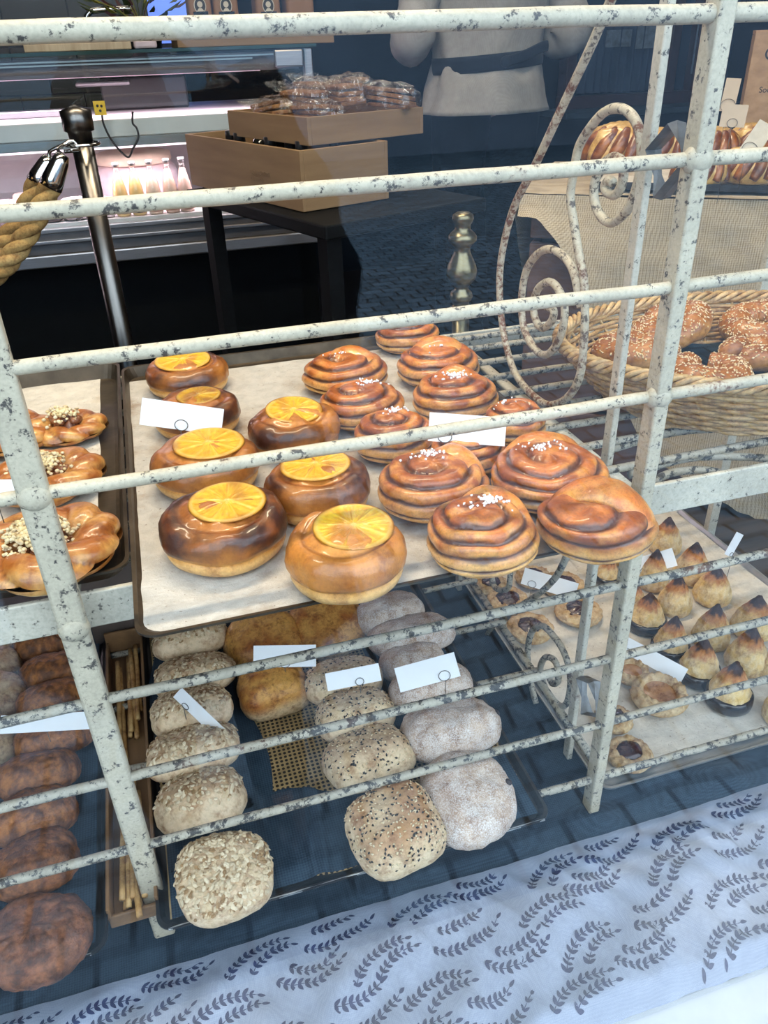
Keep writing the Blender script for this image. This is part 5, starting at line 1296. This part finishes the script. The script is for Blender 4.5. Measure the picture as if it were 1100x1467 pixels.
part('end_glass', (xr-.026, yc+.03, z_deck), (xr-.020, yc+.62, zt_-.006), M_tint)
area('counter_lamp', ((xl+xr)/2, yc+.05, zs_-.028), (2.2, .10), 9*CTR, (1, .74, .83))
area('counter_lamp', ((xl+xr)/2, yc+.12, cz(0, 118)-.01), (2.2, .06), 7*CTR, (1, .70, .82))
# goods in the counter
M_wrap = plain('crumpled white wrap', (.70, .58, .62), .5, var=.12, vs=30, bump=.6, bs_=30)
pc = at(203, 292, z=z_deck)
t2 = thing('wrapped_cheese', 'big round pale cheese in white paper behind the juice bottles', 'cheese', (pc.x, max(pc.y, yc+.12)+.12, z_deck+.001)); kk = dist(pc)/FOC
m = MB(); R_ = 60*kk
m.dome(lambda u, tt: ((lambda ph: (math.cos(u)*abs(math.cos(ph))**.3*R_*(1+.05*nz(math.cos(u)*4, math.sin(u)*4, tt*6)) if 0 < tt < 1 else 0, math.sin(u)*abs(math.cos(ph))**.3*R_*.8*(1+.05*nz(math.cos(u)*4, math.sin(u)*4, tt*6)) if 0 < tt < 1 else 0, .055+.055*math.copysign(abs(math.sin(ph))**.6, math.sin(ph))))(-PI/2+PI*tt), (1, 1, 1)), 60, 30); m.build('paper_wrap', M_wrap, t2)
m = MB(); m.lathe([(0, .108), (R_*.86, .108), (R_*.90, .116), (R_*.88, .135), (R_*.7, .142), (0, .142)], 48); m.build('cut_face', plain('pale cheese', (.72, .58, .46), .5, var=.06, vs=20), t2)
M_clear = thin_glass('bottle glass', (.96, .96, .94), .05)
for i, (px, col) in enumerate(((180, (.80, .54, .24)), (203, (.80, .54, .22)), (227, (.80, .60, .48)), (251, (.80, .56, .46)), (272, (.80, .54, .48)))):
    q = at(px, 318, z=z_deck); y = yc+.045; q = at(px, 318, y=y)
    t3 = thing('juice_bottle', ('juice bottle, %s in the row in front of the wrapped cheese' % ['leftmost yellow one', 'second yellow one', 'middle pale pink one', 'fourth pink one', 'rightmost pink one'][i]), 'bottle', (q.x, y, z_deck+.001), 'juice bottles in the counter'); kk = dist(q)/FOC; hb = 70*kk; rb = 10.5*kk
    pr_ = [(.9*rb, 0), (rb, .02*hb), (rb, .42*hb), (.85*rb, .56*hb), (.42*rb, .80*hb), (.36*rb, .93*hb)]
    m = MB(); m.lathe([(a*.92, b_+.001) for a, b_ in pr_[:5]], 18); m.build('juice', plain('juice %d' % i, col, .3, coat=.3), t3)
    m = MB(); m.lathe(pr_, 18); m.build('glass', M_clear, t3)
    m = MB(); m.lathe([(.44*rb, .92*hb), (.44*rb, 1.0*hb), (.3*rb, 1.0*hb)], 14); m.build('cap', M_alu, t3)
    m = MB(); m.lathe([(1.03*rb, .06*hb), (1.04*rb, .30*hb), (.99*rb, .30*hb)], 18); m.build('paper_label', plain('bottle label %d' % (i > 1), (.10, .10, .10) if i < 2 else (.45, .14, .10), .6, var=.5, vs=60), t3)
goods = [(10, 300, 34, .05, (.66, .44, .42), 'left edge block of pink wrapped cheese'), (40, 292, 38, .06, (.70, .52, .46), 'pale wedge of cheese behind the rope'), (20, 335, 44, .04, (.50, .32, .38), 'pink pack in front at the left counter edge'), (76, 330, 40, .035, (.08, .06, .07), 'dark round tinned pack beside the steel post'), (108, 300, 36, .06, (.50, .42, .44), 'small printed pack just left of the steel post'), (112, 335, 40, .035, (.07, .06, .07), 'dark round pack right at the steel post'), (64, 296, 30, .05, (.62, .40, .40), 'rosy cheese block between the ropes and the post'), (150, 300, 30, .055, (.62, .50, .54), 'pale pack between the steel post and the bottles'), (-40, 320, 60, .06, (.6, .44, .44), 'pink tray cut by the left photo edge')]
for i, (px, py, w_, hh, col, lab) in enumerate(goods):
    q = at(px, py, z=z_deck+hh*.5); kk = dist(q)/FOC; y = max(yc+.05, min(q.y, yc+.6)); q = at(px, py, y=y)
    t4 = thing('deli_pack', lab, 'food pack', (q.x, y, z_deck+.001), None, (0, 0, .3*math.sin(i*2.)))
    m = MB(); m.dome(lambda u, tt: ((lambda ph, k: (math.cos(u)*k*(abs(math.cos(ph))**.35 if 0 < tt < 1 else 0)*w_*.5*kk, math.sin(u)*k*(abs(math.cos(ph))**.35 if 0 < tt < 1 else 0)*w_*.36*kk, hh*.5*(1+math.copysign(abs(math.sin(ph))**.5, math.sin(ph)))+.004*nz(u*3, tt*4, i)))(-PI/2+PI*tt, sq(u, 3.5 if i not in (3, 5) else 2)), (1, 1, 1)), 32, 14); m.build('pack', plain('pack %d' % i, col, .35, var=.25, vs=45, coat=.3), t4)
    m = MB(); m.box((0, 0, hh+.001), (w_*.34*kk, w_*.22*kk, .0012)); m.build('pack_label', plain('pale pack label', (.62, .55, .58), .6, var=.3, vs=90), t4, smooth=False)
# dark slicing machine and scale behind the ledge
q = at(200, 150, y=yc+.45); t5 = thing('slicing_machine', 'dark slicing machine in shadow behind the counter glass', 'machine', (q.x, yc+.45, zs2))
part_ = lambda nm, c, d, mat: (MB().box(c, d).build(nm, mat, t5, smooth=False, bevel=.006))
M_mach = plain('black machine enamel', (.012, .014, .016), .3, coat=.3)
part_('body', (.02, 0, .045), (.26, .20, .09), M_mach); part_('carriage', (-.10, -.04, .075), (.16, .14, .015), M_alu)
m = MB(); m.lathe([(.0, -.006), (.085, -.004), (.085, .004), (0, .006)], 36, (.06, -.06, .085), Matrix.Rotation(PI/2, 3, 'X')); m.build('blade', M_alu, t5)
q = at(60, 175, y=yc+.30); MB().box((q.x, yc+.24, zs2+.010), (.26, .06, .018)).build('steel_tray', M_alu, smooth=False, bevel=.003)
tag(bpy.data.objects['steel_tray'], 'slim steel tray lying on the lit ledge left of the barrier post', 'tray')
# cord with a yellow tag
q0, q1 = at(147, 165, y=yc-.02), at(190, 178, y=yc-.02)
t6 = thing('power_cord', 'black cord with a yellow tag hanging over the lit counter ledge', 'cord', q0)
m = MB(); m.tube(spline([at(a, b_, y=yc-.02) for a, b_ in ((146, 160), (148, 176), (158, 198), (172, 216), (184, 225), (190, 214), (198, 198), (196, 184), (190, 176), (190, 160))], 8), .0028, 8); m.build('cable', plain('black rubber', (.01, .01, .01), .5), t6, world=True)
m = MB(); q = at(143, 155, y=yc-.022); m.box(q, (.030, .003, .034)); m.build('warning_tag', plain('yellow tag', (.62, .42, .02), .5, var=.1), t6, world=True, smooth=False)
m = MB()
for dx, dz in ((-.005, .006), (.005, .005), (0, -.006)): m.lathe([(.0001, -.0006), (.0035, -.0006), (.0035, .0006)], 10, (q.x+dx, q.y-.002, q.z+dz), Matrix.Rotation(PI/2, 3, 'X'))
m.build('tag_mark', M_ink, t6, world=True, smooth=False)
# on the counter top
zc = zt_+.004
a = at(254, 62, y=yc+.10); b_ = at(478, 46, y=yc+.10)
t7 = thing('wooden_tray', 'pale wooden tray on the counter top under the brown paper bags', 'tray', ((a.x+b_.x)/2, yc+.22, zc))
Lx = b_.x-a.x; hh = at(254, 42, y=yc+.10).z-zc
m = MB(); m.box(((a.x+b_.x)/2, yc+.105, zc+hh/2), (Lx, .010, hh)); m.box(((a.x+b_.x)/2, yc+.335, zc+hh/2), (Lx, .010, hh)); m.box((a.x+.005, yc+.22, zc+hh/2), (.010, .22, hh)); m.box((b_.x-.005, yc+.22, zc+hh/2), (.010, .22, hh)); m.box(((a.x+b_.x)/2, yc+.22, zc+.005), (Lx-.02, .22, .008)); m.build('tray_body', M_box, t7, world=True, smooth=False, bevel=.002)
M_bag = plain('brown kraft paper', (.24, .12, .055), .7, var=.12, vs=12, bump=.25, bs_=18); M_emb = plain('cream emblem', (.55, .48, .36), .6, var=.03)
for i, (px0, px1) in enumerate(((272, 306), (308, 344), (368, 404), (412, 452))):
    p0, p1 = at(px0, 30, y=yc+.17), at(px1, 30, y=yc+.17); w_ = p1.x-p0.x; hb = .24; zb = zc+.010
    t8 = thing('paper_bag', 'brown paper bag on the wooden tray, '+['leftmost of four', 'second from the left', 'third from the left, apart from the others', 'rightmost and plain'][i], 'bag', ((p0.x+p1.x)/2, yc+.215, zb), 'brown paper bags on the counter')
    m = MB(); m.grid(lambda u, v: ((lambda a_: ((math.cos(a_)*sq(a_, 8))*w_/2*(1-.06*v*v), math.sin(a_)*sq(a_, 8)*.045*(1-.75*v**3), v*hb))(u*2*PI)), 48, 12, True); m.build('paper', M_bag, t8)
    if i < 3:
        ez = at((px0+px1)/2, 8, y=yc+.17).z-zb; yy = -.0468
        m = MB(); rr = .020
        m.grid(lambda u, v: (math.cos(u*2*PI)*rr*(1-.12*v)*.85, yy, ez+math.sin(u*2*PI)*rr*(1-.12*v)), 32, 1, True); m.lathe([(.0001, 0), (.0075, 0), (.0075, .0006), (.0001, .0006)], 20, (0, yy, ez+.003), Matrix.Rotation(PI/2, 3, 'X'))
        m.add([(x_, yy-.0004, ez-.006-z_) for x_, z_ in ((-.004, 0), (.004, 0), (.011, .008), (-.011, .008))], [(0, 1, 2, 3)])
        m.build('emblem', M_emb, t8, smooth=False)
        m = MB(); m.lathe([(.0001, 0), (rr*.82, 0), (rr*.82, .0004), (.0001, .0004)], 28, (0, yy+.0012, ez), Matrix.Rotation(PI/2, 3, 'X')); m.build('emblem_ground', M_ink, t8, smooth=False)
        m = MB(); wz = at((px0+px1)/2, 23, y=yc+.17).z-zb; m.box((0, yy+.0005, wz), (w_*.62, .001, .022)); m.build('dark_window', plain('dark clear window', (.015, .014, .012), .1), t8, smooth=False)
# plant in a dark pot
q = at(205, 55, y=yc+.30); t9 = thing('potted_plant', 'leafy plant with yellow green and dark leaves in a black pot on the counter', 'plant', (q.x, yc+.30, zc))
m = MB(); m.lathe([(.050, 0), (.058, .05), (.062, .055), (.050, .055), (.045, .05), (0, .05)], 24); m.build('pot', M_cap, t9)
m = MB(); r = random.Random(9)
for k in range(70):
    a_, el, L_ = r.uniform(0, 2*PI), r.uniform(-.1, 1.3), r.uniform(.07, .17); d = Vector((math.cos(a_)*math.cos(el), math.sin(a_)*math.cos(el), math.sin(el))); c0 = Vector((0, 0, .055)); tip = c0+d*L_
    sd = d.cross(Vector((0, 0, 1))); sd = sd.normalized() if sd.length > .01 else Vector((1, 0, 0)); n_ = sd.cross(d); s = r.uniform(.022, .04); m.col = lerp((.03, .05, .012), (.30, .28, .04), max(0, r.random()*1.5-.5)) if k % 4 else (.05, .012, .015)
    P = [tip+sd*(w__*s*.35)+d*(l_*s)-n_*(.2*s*abs(w__)) for l_, w__ in ((-.7, 0), (-.2, .9), (.4, .7), (1, 0), (.4, -.7), (-.2, -.9))]; m.add(P, [(0, 1, 2, 3), (0, 3, 4, 5)])
    if k % 3 == 0: m.tube([c0, c0+d*L_*.5+Vector((0, 0, .01)), tip], .0015, 5)
m.build('foliage', vcol('leaf', .5), t9, smooth=False)
M_chr2 = M_chrome
qa = at(124, 62, y=yc+.32); t10 = thing('faucet', 'bent chrome faucet pipe standing behind the counter top', 'faucet', (qa.x, yc+.32, zc))
m = MB(); m.tube(spline([at(a_, b_2, y=yc+.32) for a_, b_2 in ((131, 62), (128, 40), (124, 26), (130, 17), (142, 14), (165, 13), (190, 12))], 8), .0075, 10); m.build('pipe', M_chr2, t10, world=True)
m = MB(); m.lathe([(.02, 0), (.02, .01), (.012, .016)], 20); m.build('flange', M_chr2, t10)
a = at(36, 76, y=yc+.10); b_ = at(188, 66, y=yc+.10); tag(MB().box(((a.x+b_.x)/2, yc+.14, zc+.010), (b_.x-a.x, .10, .018)).build('cutting_board', wood('worn pale board', (.30, .22, .13), (.48, .38, .25), (60, 6, 6)), smooth=False, bevel=.002), 'long worn wooden cutting board lying on the glass counter top', 'cutting board')
q = at(208, 62, y=yc+.10); tag(MB().box((q.x, yc+.12, zc+.012), (.062, .05, .022)).build('small_tray', plain('pale pink dish', (.50, .40, .42), .4), smooth=False, bevel=.006), 'small pale dish in front of the plant pot on the counter', 'dish')

# ------------------------------------------------------------------ person in a beige tunic, seen from behind
px_, py_ = at(698, 90, y=2.9).x, 2.9
pt_ = thing if False else None
def skin_mesh(nodes, edges, name, mat):
    me = bpy.data.meshes.new(name); me.from_pydata([n[0] for n in nodes], edges, []); o = bpy.data.objects.new(name, me); C.objects.link(o)
    me.materials.append(mat)
    sk = o.modifiers.new('skin', 'SKIN'); sk.use_smooth_shade = True
    for i, n in enumerate(nodes): me.skin_vertices[0].data[i].radius = (n[1], n[2] if len(n) > 2 else n[1])
    me.skin_vertices[0].data[0].use_root = True
    s = o.modifiers.new('sub', 'SUBSURF'); s.levels = 1; s.render_levels = 2; return o
M_skin = plain('skin', (.52, .30, .21), .5, var=.06, vs=8)
M_tunic = weave('beige cotton', (.30, .28, .25), (.40, .375, .335), 800, stripe=.3, bump=.2)
M_tie = weave('navy apron tie', (.008, .012, .020), (.014, .022, .034), 800)
M_trous = weave('black trousers', (.002, .003, .005), (.004, .006, .008), 900, sheen=0)
M_hair = plain('dark hair', (.04, .022, .014), .45, var=.3, vs=60, bump=.4, bs_=90)
def make_person(loc_, label, top, top_rings, sleeve_pts, arm, tie=False, topname='tunic'):
    """a standing figure facing into the shop: one continuous body, clothes and hair as its parts"""
    N = []; E_ = []
    def nd(p, r, r2=None, par=None):
        N.append((p, r, r2 or r)); i = len(N)-1
        if par is not None: E_.append((par, i))
        return i
    pel = nd((0, 0, .96), .13, .10); ab = nd((0, 0, 1.08), .12, .09, pel); chs = nd((0, 0, 1.28), .14, .10, ab); nk = nd((0, .0, 1.44), .07, .06, chs); n2_ = nd((0, .015, 1.50), .052, .052, nk); hd = nd((0, .03, 1.58), .068, .078, n2_); h2 = nd((0, .03, 1.66), .074, .088, hd); nd((0, .02, 1.735), .045, .05, h2); nd((0, .125, 1.605), .010, .012, hd)
    (el_, wr_) = arm
    for s in (-1, 1):
        nd((s*.080, .025, 1.62), .010, .018, h2)
        hp = nd((s*.09, 0, .90), .085, .085, pel); kn = nd((s*.10, .02, .50), .058, .058, hp); an = nd((s*.105, -.01, .09), .036, .036, kn); nd((s*.12, .13, .03), .034, .026, an)
        sh_ = nd((s*.175, 0, 1.39), .058, .058, chs); el = nd((s*el_[0], el_[1], el_[2]), .040, .040, sh_); wr = nd((s*wr_[0], wr_[1], wr_[2]), .026, .026, el)
        d = (Vector(wr_)-Vector(el_)).normalized(); w3 = Vector(wr_)
        P = lambda k, ox=0., oz=0.: (s*(w3.x+d.x*k-ox), w3.y+d.y*k, w3.z+d.z*k+oz)
        pa = nd(P(.07), .030, .016, wr); pl = nd(P(.105), .032, .014, pa)
        for ox, L_ in ((-.027, .058), (-.009, .070), (.009, .066), (.026, .052)):
            k1 = nd(P(.105+L_*.5, ox, -.004), .0088, .0088, pl); k2 = nd(P(.105+L_*.92, ox, -.024), .0078, .0078, k1); nd(P(.105+L_, ox, -.044), .0065, .0065, k2)
        t1 = nd(P(.075, .042, -.006), .0105, .0105, pa); nd(P(.105, .056, -.016), .008, .008, t1)
    person = skin_mesh(N, E_, 'person', M_skin); person.location = loc_
    tag(person, label, 'person')
    def loft(name, rings, mat, n=40, fold=.0, seed=0):
        m = MB()
        def ff(u, v):
            k = v*(len(rings)-1); i = min(int(k), len(rings)-2); f = k-i; a_, b_2 = rings[i], rings[i+1]; q = [a_[j]+(b_2[j]-a_[j])*f for j in range(5)]; an_ = u*2*PI
            w__ = 1+fold*(.8*nz(math.cos(an_)*2.5, math.sin(an_)*2.5, v*4+seed)+.5*math.sin(an_*7+v*4)*(1-v)+.35*nz(math.cos(an_)*6, math.sin(an_)*6+v*5, v*9+seed)); return (q[0]+math.cos(an_)*q[3]*w__, q[1]+math.sin(an_)*q[4]*w__, q[2])
        m.grid(ff, n*2, 44, True); o = m.build(name, mat, person); so = o.modifiers.new('thick', 'SOLIDIFY'); so.thickness = .004; return o
    loft(topname, top_rings, top, 48, .06)
    for s in (-1, 1):
        m = MB(); P = spline([(s*a_, b_2, c_2) for a_, b_2, c_2 in sleeve_pts], 8); nP = len(P)
        m.tube(P, [.069+.007*math.sin(i*.9)-.026*max(0, (i/(nP-1)-.6)/.4) for i in range(nP)], 20); m.v = [tuple(Vector(v)+Vector((0, 0, .006*nz(v[0]*18, v[1]*18, v[2]*18)))) for v in m.v]; m.build('sleeve', top, person)
    if tie:
        m = MB(); m.grid(lambda u, v: (math.cos(u*2*PI)*.200, math.sin(u*2*PI)*.148, 1.000+v*.050+.012*math.cos(u*2*PI)), 64, 3, True); o = m.build('apron_tie', M_tie, person); o.modifiers.new('thick', 'SOLIDIFY').thickness = .004
        m = MB(); m.tube(spline([(0, -.154, 1.024), (.06, -.166, 1.040), (.13, -.150, 1.062), (.155, -.142, 1.066)], 6), .016, 8, flat=.3, upv=(0, 1, 0)); m.build('tie_end', M_tie, person)
        m = MB(); m.blob((0, -.155, 1.024), (.022, .010, .018)); m.build('tie_knot', M_tie, person)
    for s in (-1, 1): loft('trouser_leg', [(s*.115, 0, .07, .060, .070), (s*.105, .01, .48, .078, .085), (s*.095, 0, .85, .105, .115), (s*.085, 0, .98, .10, .118)], M_trous, 28, .03, s)
    for s in (-1, 1): m = MB(); m.blob((s*.115, .06, .040), (.048, .135, .044), 20, 12); m.build('shoe', M_cap, person)
    m = MB(); m.blob((0, .005, 1.675), (.088, .098, .092), 24, 16); m.blob((0, -.085, 1.66), (.045, .04, .045), 16, 10); m.build('hair', M_hair, person)
    return person
make_person((px_, py_, 0), 'person in a beige long sleeved tunic with a dark waist tie, seen from behind', M_tunic,
    [(0, 0, .868, .235, .165), (0, 0, .95, .215, .155), (0, 0, 1.03, .188, .135), (0, 0, 1.10, .20, .14), (0, 0, 1.25, .215, .150), (0, 0, 1.38, .205, .125), (0, .0, 1.45, .13, .095), (0, .005, 1.49, .075, .075)],
    [(.165, 0, 1.40), (.24, -.02, 1.26), (.290, -.05, 1.11), (.268, .04, 1.085), (.222, .155, 1.115)], ((.285, -.05, 1.10), (.20, .20, 1.12)), True)
M_coat = weave('dark navy coat wool', (.004, .006, .010), (.008, .011, .017), 700, sheen=0)
make_person((-.03, -.52, -.35), 'person in a long dark coat in the street, mirrored darkly in the pane', M_coat,
    [(0, 0, .52, .30, .20), (0, 0, .80, .275, .19), (0, 0, 1.03, .25, .165), (0, 0, 1.25, .25, .165), (0, 0, 1.38, .225, .135), (0, .0, 1.45, .13, .095), (0, .005, 1.51, .08, .08)],
    [(.17, 0, 1.40), (.245, -.03, 1.26), (.290, -.06, 1.12), (.275, -.02, 1.00), (.235, .02, .93)], ((.285, -.06, 1.11), (.215, .02, .90)), False, 'coat')
